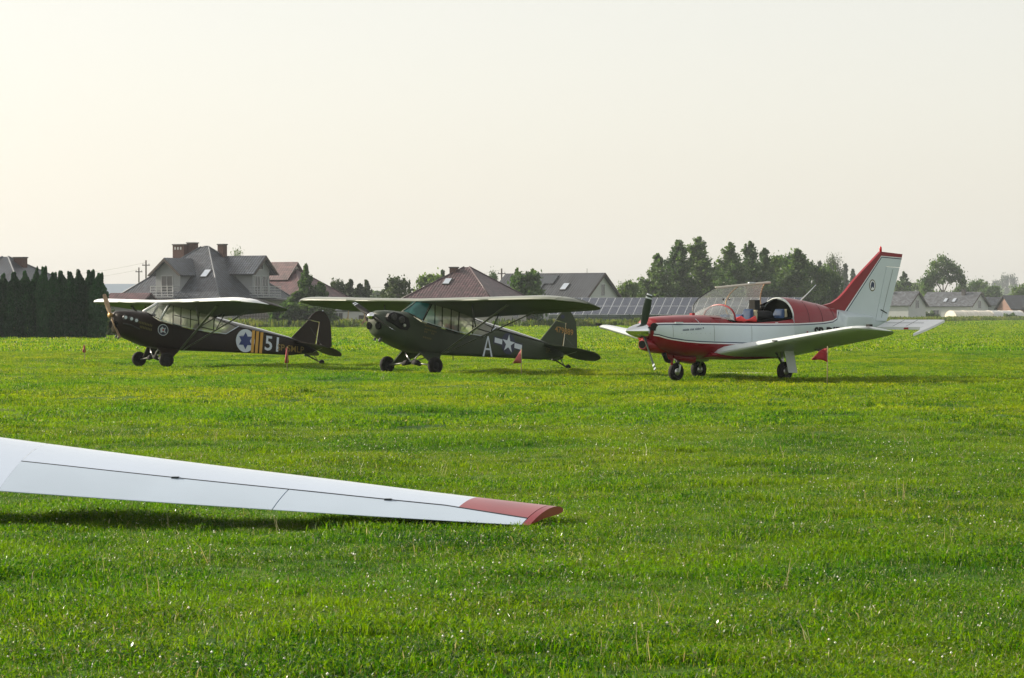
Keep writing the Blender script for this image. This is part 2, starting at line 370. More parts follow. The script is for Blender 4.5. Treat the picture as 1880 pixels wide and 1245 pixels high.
def noise_ramp(scale, stops, mapping=None, detail=6):
    src = geo.outputs['Position']
    if mapping:
        mp = n.nodes.new('ShaderNodeMapping'); mp.inputs['Scale'].default_value = mapping; n.links.new(src, mp.inputs[0]); src = mp.outputs[0]
    nz = n.nodes.new('ShaderNodeTexNoise'); nz.inputs['Scale'].default_value = scale; nz.inputs['Detail'].default_value = detail; n.links.new(src, nz.inputs['Vector'])
    r = n.nodes.new('ShaderNodeValToRGB'); e = r.color_ramp.elements
    e[0].position, e[0].color = stops[0][0], stops[0][1] + (1,); e[1].position, e[1].color = stops[-1][0], stops[-1][1] + (1,)
    for q in stops[1:-1]: k = e.new(q[0]); k.color = q[1] + (1,)
    n.links.new(nz.outputs[0], r.inputs[0]); return r.outputs[0]
c1 = noise_ramp(.22, [(.35, (.025, .075, .003)), (.5, (.055, .125, .004)), (.65, (.10, .15, .008))])
c2 = noise_ramp(3.5, [(.3, (.55, .6, .5)), (.5, (.85, .9, .8)), (.7, (1.15, 1.1, 1.05))])
mx = n.nodes.new('ShaderNodeMix'); mx.data_type = 'RGBA'; mx.blend_type = 'MULTIPLY'; mx.inputs[0].default_value = 1
n.links.new(c1, mx.inputs[6]); n.links.new(c2, mx.inputs[7]); n.links.new(mx.outputs[2], p.inputs['Base Color'])
nb = n.nodes.new('ShaderNodeTexNoise'); nb.inputs['Scale'].default_value = 9; nb.inputs['Detail'].default_value = 5; n.links.new(geo.outputs['Position'], nb.inputs['Vector'])
bp = n.nodes.new('ShaderNodeBump'); bp.inputs['Strength'].default_value = .8; bp.inputs['Distance'].default_value = .06
n.links.new(nb.outputs[0], bp.inputs['Height']); n.links.new(bp.outputs[0], p.inputs['Normal'])
me.materials.append(gm); ground = link('ground', me, smooth=True); ground['kind'] = 'structure'

# bare pale strip of path behind the low-wing aeroplane
pm_ = mat('trodden pale sand', (.42, .40, .33), .9, var=.15, scale=1.5)
c = MB(); c.sheet([[(x, 71.6 + dy + .15 * math.sin(x * 1.7), .012) for x in np.arange(4.3, 8.6, .25)] for dy in (0, .9)], pm_); o = c.build('path', fix=False); o['kind'] = 'structure'

# ------------------------------------------------------------------ grass: tufts of blades instanced over the field
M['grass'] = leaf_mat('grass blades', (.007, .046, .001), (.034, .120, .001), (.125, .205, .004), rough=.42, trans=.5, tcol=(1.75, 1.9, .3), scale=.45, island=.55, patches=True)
M['grass_wet'] = leaf_mat('wet shining grass blades', (.02, .075, .005), (.05, .125, .006), (.13, .18, .02), rough=.34, trans=.4, scale=.45, spec=.7)
M['grass_pale'] = leaf_mat('dry grass and dew glint blades', (.20, .17, .07), (.36, .32, .16), (.5, .47, .3), rough=.35, trans=.35, tcol=(1.2, 1.1, .7))  # pale blades and leaflets double as dew glints put into the colour
M['clover'] = mat('white clover and dew glint specks', (.75, .74, .66), .6)  # white heads also serve as painted dew glints in the turf
def tuft(rnd, nb, rad, h0, h1, wd, segs=2, pale=.05, clover=0, lean=.75, leaflets=0, wet=0.0):
    mb = MB()
    for i in range(nb):
        r_ = rad * math.sqrt(rnd.random()); t_ = rnd.uniform(0, 6.283); x, y = r_ * math.cos(t_), r_ * math.sin(t_)
        h = rnd.uniform(h0, h1); ln = rnd.uniform(.15, lean) * h; ta = rnd.uniform(0, 6.283); dx, dy = math.cos(ta) * ln, math.sin(ta) * ln
        fa = rnd.uniform(0, 3.14); wx, wy = math.cos(fa) * wd * .5, math.sin(fa) * wd * .5
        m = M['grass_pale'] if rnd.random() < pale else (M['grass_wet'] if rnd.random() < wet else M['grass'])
        mb.add([(x - wx, y - wy, -.01), (x + wx, y + wy, -.01), (x + dx * .4 + wx * .8, y + dy * .4 + wy * .8, h * .62), (x + dx * .4 - wx * .8, y + dy * .4 - wy * .8, h * .62), (x + dx, y + dy, h)], [(0, 1, 2, 3), (3, 2, 4)], m)
    for i in range(leaflets):
        r_ = rad * math.sqrt(rnd.random()); t_ = rnd.uniform(0, 6.283); c_ = Vector((r_ * math.cos(t_), r_ * math.sin(t_), rnd.uniform(h0 * .3, h1 * .9))); s = wd * rnd.uniform(.8, 1.9)
        n_ = Vector((rnd.gauss(0, .55), rnd.gauss(0, .55), 1)).normalized(); u = n_.cross(Vector((math.cos(t_ * 3), math.sin(t_ * 3), 0))).normalized(); v_ = n_.cross(u)
        mb.add([c_ - u * s, c_ - v_ * s * .7, c_ + u * s, c_ + v_ * s * .7], [(0, 1, 2, 3)], M['grass_pale'] if rnd.random() < pale * .5 else (M['grass_wet'] if rnd.random() < wet else M['grass']))
    for i in range(clover):
        t_ = rnd.uniform(0, 6.283); r_ = rad * rnd.random(); x, y, h = r_ * math.cos(t_), r_ * math.sin(t_), h1 * rnd.uniform(.7, 1.05); s = wd * 1.2
        mb.add([(x - s, y, h), (x, y - s, h), (x + s, y, h), (x, y + s, h), (x, y, h + s), (x, y, h - s)], [(0, 1, 4), (1, 2, 4), (2, 3, 4), (3, 0, 4), (1, 0, 5), (2, 1, 5), (3, 2, 5), (0, 3, 5)], M['clover'])
    return mb.mesh('tuft')
def tuft_collection(name, meshes):
    c = bpy.data.collections.new(name)
    for i, m in enumerate(meshes): c.objects.link(bpy.data.objects.new('%s %02d' % (name, i), m))
    return c
def scatter(name, P, S, coll, tilt=.12, mat_hint=None):
    me = bpy.data.meshes.new(name); me.vertices.add(len(P)); me.vertices.foreach_set('co', np.asarray(P, dtype=np.float32).ravel())
    at = me.attributes.new('sc', 'FLOAT', 'POINT'); at.data.foreach_set('value', np.asarray(S, dtype=np.float32))
    o = link(name, me); o['kind'] = 'stuff'
    g = bpy.data.node_groups.new(name, 'GeometryNodeTree')
    g.interface.new_socket('Geometry', in_out='INPUT', socket_type='NodeSocketGeometry'); g.interface.new_socket('Geometry', in_out='OUTPUT', socket_type='NodeSocketGeometry')
    N = g.nodes; Lk = g.links
    gi = N.new('NodeGroupInput'); go = N.new('NodeGroupOutput'); ip = N.new('GeometryNodeInstanceOnPoints'); ci = N.new('GeometryNodeCollectionInfo')
    ci.inputs['Collection'].default_value = coll; ci.inputs['Separate Children'].default_value = True; ci.inputs['Reset Children'].default_value = True
    ip.inputs['Pick Instance'].default_value = True
    rv = N.new('FunctionNodeRandomValue'); rv.data_type = 'FLOAT_VECTOR'
    rv.inputs[0].default_value = (-tilt, -tilt, 0); rv.inputs[1].default_value = (tilt, tilt, 6.283)
    na = N.new('GeometryNodeInputNamedAttribute'); na.data_type = 'FLOAT'; na.inputs['Name'].default_value = 'sc'
    Lk.new(gi.outputs[0], ip.inputs['Points']); Lk.new(ci.outputs[0], ip.inputs['Instance']); Lk.new(rv.outputs[0], ip.inputs['Rotation'])
    Lk.new(na.outputs['Attribute'], ip.inputs['Scale']); Lk.new(ip.outputs[0], go.inputs[0])
    md = o.modifiers.new('scatter', 'NODES'); md.node_group = g
    return o
rs = np.random.RandomState(4)
def field_points(y0, y1, dens, side=1.22, margin=1.6):
    """uniform per square metre inside the part of the field in or near view"""
    hw = lambda y: .171 * y * side + margin
    A = (hw(y0) + hw(y1)) * (y1 - y0); n_ = int(A * dens * 1.0)
    y = y0 + (y1 - y0) * rs.rand(n_ * 2); keep = rs.rand(n_ * 2) < hw(y) / hw(y1); y = y[keep][:n_]; x = (rs.rand(len(y)) * 2 - 1) * hw(y)
    return x, y
def patch(x, y):   # taller and shorter areas
    return .5 + .5 * np.sin(2.1 * x + 1.7 * np.sin(1.6 * y)) * np.sin(1.9 * y + 1.1 * np.sin(1.3 * x + 2)) * .9
rnd = random.Random(21)
near = tuft_collection('near tufts', [tuft(rnd, 64, .13, .012, .036, .0042, pale=.06, clover=(1 if i % 7 == 1 else 0), lean=1.7, leaflets=44, wet=.14) for i in range(14)])
mid = tuft_collection('mid tufts', [tuft(rnd, 70, .28, .02, .05, .011, pale=.035, lean=1.4, leaflets=40) for i in range(7)])
far = tuft_collection('far tufts', [tuft(rnd, 70, .8, .03, .075, .04, pale=.03) for i in range(5)])
stem = tuft_collection('seed stems', [tuft(rnd, 3, .05, .12, .20, .004, pale=1.0) for i in range(4)])
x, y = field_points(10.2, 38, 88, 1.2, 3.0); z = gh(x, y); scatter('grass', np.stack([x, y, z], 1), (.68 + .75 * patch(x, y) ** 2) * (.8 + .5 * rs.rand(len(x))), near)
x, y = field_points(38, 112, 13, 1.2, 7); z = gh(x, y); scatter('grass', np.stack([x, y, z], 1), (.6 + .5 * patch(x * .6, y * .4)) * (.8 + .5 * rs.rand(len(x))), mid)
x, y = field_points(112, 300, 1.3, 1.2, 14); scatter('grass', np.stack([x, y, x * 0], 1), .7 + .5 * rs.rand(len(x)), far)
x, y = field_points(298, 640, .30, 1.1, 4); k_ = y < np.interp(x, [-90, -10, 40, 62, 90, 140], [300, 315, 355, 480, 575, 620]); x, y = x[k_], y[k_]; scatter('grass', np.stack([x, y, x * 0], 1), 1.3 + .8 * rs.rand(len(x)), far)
x, y = field_points(10.5, 34, .35); z = gh(x, y); scatter('seed_stems', np.stack([x, y, z], 1), .5 + .7 * rs.rand(len(x)), stem, tilt=.3)
# darker, taller tussocks in loose streaks
tx, ty, ts = [], [], []
for k in range(300):
    yc = 10.8 + 62 * rs.rand() ** 1.5; xc = (rs.rand() * 2 - 1) * (.2 * yc + 1.5); n_ = int(14 + 26 * rs.rand()); sx = .10 + .35 * rs.rand(); sx *= 1 + yc / 40
    tx.append(xc + rs.randn(n_) * sx); ty.append(yc + rs.randn(n_) * sx * .4); ts.append(.8 + .5 * rs.rand(n_) + yc / 90)
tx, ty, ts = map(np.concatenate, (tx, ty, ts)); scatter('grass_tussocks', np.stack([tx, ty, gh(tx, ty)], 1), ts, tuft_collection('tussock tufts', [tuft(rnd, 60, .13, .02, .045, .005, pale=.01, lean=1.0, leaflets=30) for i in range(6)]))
# rough growth along the far edge of the field
M['weed'] = leaf_mat('rough weeds', (.035, .075, .014), (.07, .115, .022), (.13, .15, .05), rough=.6, trans=.4, scale=.12)
def weed_mesh(rnd):
    mb = MB()
    for i in range(60):
        t_ = rnd.uniform(0, 6.283); r_ = .8 * math.sqrt(rnd.random()); x, y = r_ * math.cos(t_), r_ * math.sin(t_); h = rnd.uniform(.15, .75); s = rnd.uniform(.05, .12)
        a = rnd.uniform(0, 3.14); wx, wy = math.cos(a) * s, math.sin(a) * s; lx, ly = rnd.uniform(-.15, .15), rnd.uniform(-.15, .15)
        mb.add([(x - wx, y - wy, 0), (x + wx, y + wy, 0), (x + lx + wx * .5, y + ly + wy * .5, h), (x + lx - wx * .5, y + ly - wy * .5, h)], [(0, 1, 2, 3)], M['weed'])
    return mb.mesh('weed')
weeds = tuft_collection('weed clumps', [weed_mesh(rnd) for i in range(5)])
def edge_y(x): return np.interp(x, [-90, -10, 40, 62, 90, 140], [292, 305, 345, 470, 560, 600])
x = rs.rand(4200) * 210 - 85; y = edge_y(x) - 12 + rs.rand(4200) * 30; scatter('weeds', np.stack([x, y, x * 0], 1), .35 + .95 * rs.rand(4200) ** 2, weeds)

# ------------------------------------------------------------------ haze
hz = MB(); hz.box(-1900, 1900, -60, 2600, -1.2, 60, None); hz.ms = []; me = bpy.data.meshes.new('haze'); me.from_pydata(hz.v, [], hz.f)
hm = bpy.data.materials.new('haze'); hm.use_nodes = True; n = hm.node_tree; n.nodes.clear()
pv = n.nodes.new('ShaderNodeVolumePrincipled'); pv.inputs['Density'].default_value = 0.00014; pv.inputs['Color'].default_value = (.86, .93, 1.0, 1); pv.inputs['Anisotropy'].default_value = .2
o_ = n.nodes.new('ShaderNodeOutputMaterial'); n.links.new(pv.outputs[0], o_.inputs['Volume']); me.materials.append(hm)
o = link('haze', me); o['kind'] = 'stuff'

# ------------------------------------------------------------------ high wing tail-wheel aeroplanes
CUB_BODY = [(-.44, .62, 1.487, .385, 2.8), (-.25, .56, 1.48, .385, 3.0), (.06, .50, 1.255, .38, 7), (.5, .465, 1.14, .375, 8), (1.15, .425, .985, .37, 8),
            (2.0, .395, .872, .355, 8), (2.39, .375, 1.085, .335, 8), (3.2, .335, .925, .255, 8), (4.06, .29, .755, .165, 8), (4.9, .36, .58, .025, 6)]
def cub_w(a): return lerp_tab([(s[0], s[3]) for s in CUB_BODY], a)

def make_wheel(parent, b, r, wd, ztop_sink=0.0, name='wheel', a=0.0, hubr=.45, hubmat='black', z=None):
    z = r if z is None else z
    t = MB(); prof = [(-wd * .30, r * hubr), (-wd * .5, r * .62), (-wd * .5, r * .8), (-wd * .32, r * .95), (0, r), (wd * .32, r * .95), (wd * .5, r * .8), (wd * .5, r * .62), (wd * .30, r * hubr)]
    t.lathe(T(a, b, z), (0, 1, 0), prof, M['rubber'], n=24)
    o = t.build('wheel', parent, smooth=True, auto=50)
    h = MB(); h.lathe(T(a, b, z), (0, 1, 0), [(-wd * .40, .02), (-wd * .34, r * hubr * .7), (-wd * .28, r * (hubr + .02)), (wd * .28, r * (hubr + .02)), (wd * .34, r * hubr * .7), (wd * .40, .02)], M[hubmat], n=18)
    h.build('wheel_hub', o, smooth=True, auto=40)
    return o

def make_cub(label, loc, rz, body, under, le, cowlm, livery):
    t = thing('high_wing_aeroplane', label, 'aeroplane', loc, rz, 'high wing tail wheel aeroplanes parked on the grass')
    # fuselage body and turtle deck
    mb = MB(); mb.loft([ring(a, zb, zt, w_, n, 28, slant=.12 if a > 2.5 else 0) for a, zb, zt, w_, n in CUB_BODY], body)
    fus = mb.build('fuselage', t, smooth=True, auto=40)
    dk = MB(); rings = []
    for a, zl, zc, w_ in [(1.70, 1.27, 1.395, .30), (1.93, 1.215, 1.335, .318), (2.39, 1.08, 1.215, .337), (3.2, .922, 1.025, .257), (4.06, .752, .80, .167), (4.3, .69, .71, .13)]:
        top = [(a, w_ * sgnpow(math.cos(math.pi * i / 12), 1.1), zl + (zc - zl) * math.sin(math.pi * i / 12)) for i in range(13)]
        rings.append(top + [(a, -w_ * .9, zl - .01), (a, w_ * .9, zl - .01)])
    dk.loft(rings, M['brown_glare'] if livery == 'star51' else M['olive_glare']); dk.build('turtle_deck', fus, smooth=True, auto=50)
    for s in (1, -1):
        for f in (.36, .68):
            sg = MB(); sg.path([T(a, s * (cub_w(a) - .001), lerp_tab([(c_[0], c_[1]) for c_ in CUB_BODY], a) * (1 - f) + lerp_tab([(c_[0], c_[2]) for c_ in CUB_BODY], a) * f) for a in (2.45, 2.9, 3.4, 4.0, 4.5)], .005, body); sg.build('stringer', fus, smooth=True)
    # cowling with chin
    cw = MB(); cs = [(-1.14, .98, 1.44, .17, 2.1), (-1.10, .93, 1.485, .27, 2.3), (-1.0, .875, 1.515, .345, 2.5), (-.80, .77, 1.52, .395, 2.7), (-.6, .69, 1.51, .40, 2.8), (-.442, .62, 1.492, .39, 2.8)]
    cw.loft([ring(a, zb, zt, w_, n, 28) for a, zb, zt, w_, n in cs], cowlm)
    cowl = cw.build('cowling', t, smooth=True, auto=50)
    x = MB()
    for s in (1, -1):   # nose intake openings
        x = MB(); x.lathe(T(-1.135, .17 * s, 1.15), (1, 0, 0), [(-.02, .0), (-.022, .09), (.05, .09)], M['interior'], n=16); x.build('air_intake', cowl, smooth=True, auto=40)
    x = MB(); x.tube(T(-.98, .08, .86), T(-1.04, .08, .77), .035, M['tube'], n=10); x.build('exhaust_pipe', cowl, smooth=True, auto=40); x = MB(); x.tube(T(-1.0, -.12, .86), T(-1.02, -.12, .80), .03, M['tube']); x.build('exhaust_pipe', cowl, smooth=True, auto=40)
    for s in (1, -1):
        e = MB()
        if livery == 'star51':
            for q, (aa, zz) in enumerate(((-.95, 1.335), (-.78, 1.30), (-.64, 1.255))):
                e.lathe(T(aa, .36 * s, zz), (0, -s, 0), [(0, .072), (.05, .07), (.055, .05), (.05, .0)], M['engine'], n=14)
                e.lathe(T(aa, .412 * s, zz), (0, -s, 0), [(0, .046), (.012, .04), (.014, 0)], M['insig_white'], n=14)
            e.path([T(-1.0, .37 * s, 1.17), T(-.8, .405 * s, 1.13), T(-.55, .41 * s, 1.02)], .022, M['engine'])
        else:
            pts = [(-1.05, 1.36), (-1.0, 1.44), (-.86, 1.475), (-.60, 1.42), (-.42, 1.33), (-.36, 1.13), (-.46, 1.04), (-.68, 1.08), (-.86, 1.20), (-1.03, 1.27)]
            e.prism([T(a, .34 * s, z) for a, z in pts], (0, -.085 * s, 0), M['black'])
            for aa, zz in ((-.88, 1.36), (-.64, 1.29)):
                e.lathe(T(aa, .40 * s, zz), (0, -s, 0), [(k * .012, .085 if k % 2 else .07) for k in range(7)], M['engine'], n=14)
            e.lathe(T(-.55, .425 * s, 1.16), (0, -s, 0), [(0, .04), (.03, .035), (.032, 0)], M['steel'], n=10)
        e.build('engine_cylinders', cowl, smooth=True, auto=35)
    # propeller
    pr = MB(); hub = Vector(T(-1.21, 0, 1.385))
    if livery == 'star51':
        pr.lathe(hub - Vector((.07, 0, 0)), (1, 0, 0), [(0, 0), (.0, .05), (.02, .075), (.06, .08), (.12, .06)], M['brass'], n=16); pm, tips = M['wood'], (T(-1.28, -.28, 1.96), T(-1.10, .36, .80)); tipm = M['wood']
    else:
        pr.lathe(hub - Vector((.10, 0, 0)), (1, 0, 0), [(0, 0), (.01, .045), (.06, .08), (.12, .09), (.17, .06)], M['chrome'], n=16); pm, tips = M['black'], (T(-1.25, -.66, 1.72), T(-1.15, .84, 1.03)); tipm = M['insig_white']
    prop = pr.build('propeller', t, smooth=True, auto=40)
    for tp in tips:
        bl = MB(); tp = Vector(tp); d = tp - hub; L = d.length; d.normalize(); ch = Vector((.62, 0, 0)) - d * d.x * .62; ch.normalize(); th_ = d.cross(ch)
        secs = [(.04, .04, .03), (.18, .055, .028), (.4, .066, .018), (.65, .064, .012), (.80, .058, .009), (.84, .056, .009), (.88, .054, .009), (.92, .05, .008), (.98, .045, .006), (1.0, .02, .004)]
        rr = []
        for f, hc, ht in secs:
            tw = -R(62 - 45 * f); c2 = ch * math.cos(tw) + th_ * math.sin(tw); n2 = d.cross(c2)
            rr.append([hub + d * (L * f) + c2 * (hc * math.cos(2 * math.pi * i / 10)) + n2 * (ht * math.sin(2 * math.pi * i / 10)) for i in range(10)])
        bl.loft(rr, pm, mats=lambda j, i: tipm if j in (4, 6) else pm)
        bl.build('blade', prop, smooth=True, auto=50)
    # windshield
    ws = MB(); g = []
    for k in range(7):
        f = k / 6; th_ = math.pi * f
        bb = .37 * math.cos(th_); y0 = abs(math.cos(th_)) ** 2.2
        g.append([T(-.27 + .33 * y0, bb, 1.492 - .22 * y0), T(-.03 + .24 * y0, bb * .99, 1.615 - .09 * y0), T(.20 + .15 * y0, bb * .98, 1.755 - .02 * y0)])
    ws.sheet(g, M['teal'] if livery != 'star51' else M['plexi_clear'])
    wsh = ws.build('windshield', t, smooth=True)
    fr = MB()
    fm = M['white'] if livery == 'star51' else M['wing_highlight']
    fr.path([g[0][0], g[0][1], g[0][2]], .026 if livery == 'star51' else .014, fm if livery == 'star51' else M['tube']); fr.path([g[-1][0], g[-1][1], g[-1][2]], .014, M['tube'])  # star51 port pillar drawn thick and white as painted windshield glare
    fr.path([r_[0] for r_ in g], .012, body); fr.tube(g[3][0], g[3][2], .012 if livery != 'star51' else .035, fm)
    fr.build('windshield_frame', wsh, smooth=True)
    # cabin glass, posts and braces
    side = [(.06, 1.262), (.40, 1.70), (.9, 1.55), (1.70, 1.33), (2.36, 1.085), (2.0, .885), (1.15, .995), (.5, 1.15)]
    for s in (1, -1):
        gl = MB(); gl.add([T(a, s * min(.362, cub_w(a) - .008), z) for a, z in side], [tuple(range(8))], M['plexi']); gg = gl.build('side_window', t, fix=False)
        f2 = MB(); B_ = lambda a: s * (cub_w(a) + .004)
        f2.path([T(a, B_(a), z) for a, z in ((.04, 1.27), (.5, 1.152), (1.15, 1.0), (2.0, .888), (2.39, 1.095))], .012, M['insig_white'] if s > 0 else M['tube'])
        for a0, z0, a1, z1 in ((.06, 1.26, .38, 1.72), (.43, 1.17, .44, 1.70), (.66, 1.12, .67, 1.66), (.94, 1.05, .95, 1.60), (1.17, 1.0, 1.20, 1.50), (1.62, .94, 1.66, 1.36)):
            f2.tube(T(a0, B_(a0), z0), T(a1, B_(a1), z1), .013, M['black'])
        for a0, z0, a1, z1 in ((1.2, 1.45, 1.95, .90), (1.62, .94, 1.98, 1.24), (1.3, 1.0, 1.66, 1.34), (1.66, 1.33, 2.34, 1.08)):
            f2.tube(T(a0, s * .345, z0), T(a1, s * .335, z1), .009, M['black'])
        if livery == 'star51': f2.tube(T(.46, B_(.5), 1.40), T(1.15, B_(1.1), 1.24), .010, M['black'])
        f2.build('window_frame', gg, smooth=True)
    # seats and a belt seen inside
    for a0 in (.62, 1.22):
        st = MB(); zz = 1.1 - .22 * (a0 - .5)
        st.prism([T(a0, -.24, zz - .25), T(a0 + .1, -.24, zz + .22), T(a0 + .16, -.24, zz + .20), T(a0 + .08, -.24, zz - .25)], (0, -.48, 0), M['interior'])
        st.prism([T(a0 - .4, -.24, zz - .2), T(a0 - .4, -.24, zz - .14), T(a0 + .02, -.24, zz - .12), T(a0 + .02, -.24, zz - .2)], (0, -.48, 0), M['interior'])
        st.build('seat', t)
    if livery != 'star51':
        rb = MB(); rb.path([T(.80, .30, 1.10), T(.83, .33, 1.17), T(1.05, .33, 1.12), T(1.07, .30, 1.02)], .022, M['scarlet']); rb.build('red_cover', t, smooth=True)
    ib = MB(); ib.tube(T(-.05, .2, 1.40), T(-.05, -.2, 1.40), .08, M['interior'], n=10, flat=.4); ib.build('instrument_panel', t, smooth=True, auto=40)
    # wings
    def le_a(b):
        q = max(0, (b - 4.12) / 1.14); return .13 + .84 * (1 - math.sqrt(max(0, 1 - q ** 2.2)))
    def te_a(b):
        q = max(0, (b - 4.32) / .94); return 1.73 - .74 * (1 - max(0, 1 - q ** 3.4) ** .55)
    def stn(b, s):
        la, ta = le_a(b), te_a(b); zl = 1.745 + .010 * b; zt = 1.325 + .040 * b; ml = lambda a: zl + (zt - zl) * (a - .13) / 1.6
        return (b * s, la, ml(la), ta, ml(ta))
    for s in (1, -1):
        n_ = 11
        mats = lambda j, i: le if i in (0, 1, 2, 20, 21) else (body if i < 10 else under)  # leading edge strips take a paler colour as a painted highlight
        wgm = MB()
        bs = [0.0 if s > 0 else 0.0, .4, .9, 1.4, 1.9, 2.3, 2.7]
        wgm.loft([airfoil_ring(*stn(b, s), .115, 0, 1) for b in bs], body, mats=mats, cap0=False)
        wgm.loft([airfoil_ring(*stn(b, s), .115, 0, .80) for b in (2.702, 3.2, 3.7, 4.2, 4.5, 4.7, 4.85)], body, mats=mats)
        wgm.loft([airfoil_ring(*stn(b, s), .115 if b < 5.1 else .08, 0, 1) for b in (4.852, 4.97, 5.07, 5.15, 5.21, 5.245, 5.258)], body, mats=mats)
        wing = wgm.build('wing', t, smooth=True, auto=60)
        al = MB(); al.loft([airfoil_ring(*stn(b, s), .115, .815, 1) for b in (2.72, 3.2, 3.7, 4.2, 4.5, 4.7, 4.84)], under); al.build('aileron', wing, smooth=True, auto=60)
        # lift struts and jury struts
        fb, ft = Vector(T(.66, .385 * s, .49)), Vector(T(.60, 2.85 * s, 1.645)); rb_, rt = Vector(T(.74, .385 * s, .475)), Vector(T(1.42, 2.85 * s, 1.47))
        for p0, p1, r_ in ((fb, ft, .040), (rb_, rt, .030)):
            q = MB(); q.tube(p0, p1, r_, M['strut'], n=10, flat=.45); so = q.build('wing_strut', t, smooth=True, auto=50)
        q = MB()
        for f in (.52,):
            pf, pr_ = fb.lerp(ft, f), rb_.lerp(rt, f)
            q.tube(pf, Vector((.50, pf.y, 1.70)), .015, M['tube']); q.tube(pr_, Vector((1.35, pr_.y, 1.42)), .015, M['tube']); q.tube(pf, pr_, .015, M['tube']); q.tube(pf, Vector((1.3, pf.y, 1.44)), .015, M['tube'])
        q.build('jury_strut', t, smooth=True)
        # undercarriage: faired leg, wheel, axle tube, bungee
        lg = MB(); A, B, C2 = T(-.03, .33 * s, .545), T(.66, .345 * s, .475), T(.04, .86 * s, .19); A2, B2 = T(-.03, .30 * s, .53), T(.66, .31 * s, .46)
        D_ = T(.13, .86 * s, .185); lg.add([A, B, D_, C2, A2, B2, T(.13, .83 * s, .17), T(.04, .83 * s, .17)], [(0, 1, 2, 3), (7, 6, 5, 4), (0, 4, 5, 1), (1, 5, 6, 2), (2, 6, 7, 3), (3, 7, 4, 0)], body)
        lg.build('landing_gear_leg', t)
        sh = MB(); sh.tube(T(.02, .05 * s, .27), T(.02, .85 * s, .20), .017, M['strut']); sh.tube(T(.02, .05 * s, .27), T(.02, .33 * s, .23), .05, M['rubber'], n=10)
        sh.tube(T(.02, .04 * s, .28), T(.05, .28 * s, .50), .016, M['steel']); sh.tube(T(.02, .04 * s, .28), T(.5, .28 * s, .46), .014, M['strut'])
        sh.tube(T(.02, .10 * s, .285), T(.02, .26 * s, .25), .062, M['rubber'], n=10)
        sh.build('shock_strut', t, smooth=True)
        make_wheel(t, .915 * s, .205, .15)
    # tail
    fin = MB(); fin.prism([T(4.10, .012, .74), T(4.66, .012, 1.255), T(4.985, .012, 1.19), T(4.86, .012, .56), T(4.5, .012, .60)], (0, .024, 0), body); fo = fin.build('tail_fin', t)
    rd = MB(); rd.prism([T(a, .014, z) for a, z in ((4.665, 1.285), (4.74, 1.37), (4.825, 1.448), (4.91, 1.495), (4.99, 1.515), (5.07, 1.515), (5.14, 1.49), (5.21, 1.43), (5.28, 1.33), (5.33, 1.22), (5.36, 1.05), (5.375, .85), (5.385, .52), (5.2, .44), (4.93, .40), (4.885, .42), (5.01, 1.205))], (0, .028, 0), body)
    ro = rd.build('rudder', t)
    hl = MB(); hl.path([T(4.87, .02, .60), T(4.93, .02, .92), T(4.998, .02, 1.20)], .007, M['gold']); hl.build('hinge_line', ro)
    nl = MB(); nl.tube(T(5.10, 0, 1.50), T(5.12, 0, 1.525), .014, M['insig_white']); nl.build('tail_light', ro, smooth=True)
    zs = lambda a: .70 - .31 * (a - 4.1)
    for s in (1, -1):
        so = MB(); pl = [(4.12, .06), (4.30, .55), (4.48, .95), (4.62, 1.12), (4.735, 1.20), (4.735, .07)]
        so.prism([T(a, b * s, zs(a) + .012) for a, b in pl], (0, 0, -.024), body); st = so.build('stabilizer', t)
        ze = lambda a: zs(4.75) - .50 * (a - 4.75)
        el = MB(); pe = [(4.75, .09), (4.75, 1.21), (4.79, 1.28), (4.87, 1.32), (4.97, 1.30), (5.08, 1.21), (5.17, 1.02), (5.21, .85), (5.20, .5), (5.14, .28), (5.04, .13)]
        el.prism([T(a, b * s, ze(a) + .012) for a, b in pe], (0, 0, -.024), body); el.build('elevator', st)
        bw = MB(); bw.tube(T(4.80, .02 * s, .36), T(4.74, .75 * s, zs(4.74)), .005, M['steel']); bw.tube(T(4.72, .02 * s, 1.05), T(4.74, .75 * s, zs(4.74)), .004, M['tube']); bw.build('tail_brace_wire', t)
    tw = MB(); tw.tube(T(4.62, 0, .29), T(4.98, 0, .115), .02, M['tube']); tw.tube(T(4.80, 0, .33), T(4.96, 0, .12), .012, M['tube']); tw.tube(T(4.55, 0, .29), T(4.7, 0, .27), .03, M['tube']); tw.build('tail_spring', t, smooth=True)
    tw = MB(); tw.lathe(T(5.08, 0, .085), (0, 1, 0), [(-.03, .03), (-.03, .07), (0, .08), (.03, .07), (.03, .03)], M['rubber'], n=16); tw.tube(T(4.97, 0, .12), T(5.08, 0, .085), .018, M['tube']); tw.build('tail_wheel', t, smooth=True, auto=40)
    if livery != 'star51':
        x = MB(); x.tube(T(1.27, .05, .43), T(1.28, .05, .30), .012, M['tube']); x.build('drain_mast', t)
    # flat marks on the port side
    def on_side(lift=.004, tilt=-.195, a0=0, z0=0, shear=.0):
        ct, s_ = math.cos(tilt), math.sin(tilt)
        return lambda u, v: ((lambda a, z: (a, cub_w(a) + lift, z))(a0 + u * ct - v * s_ * .6, z0 + u * s_ + v * ct))
    def lay(name, parent, items, **kw):
        mb = MB()
        for k, (vs, fs, m) in enumerate(items):
            fn = on_side(lift=.004 + .003 * k, **kw); mb.add([T(*fn(u, v)) for u, v in vs], fs, m)
        return mb.build(name, parent, fix=False)
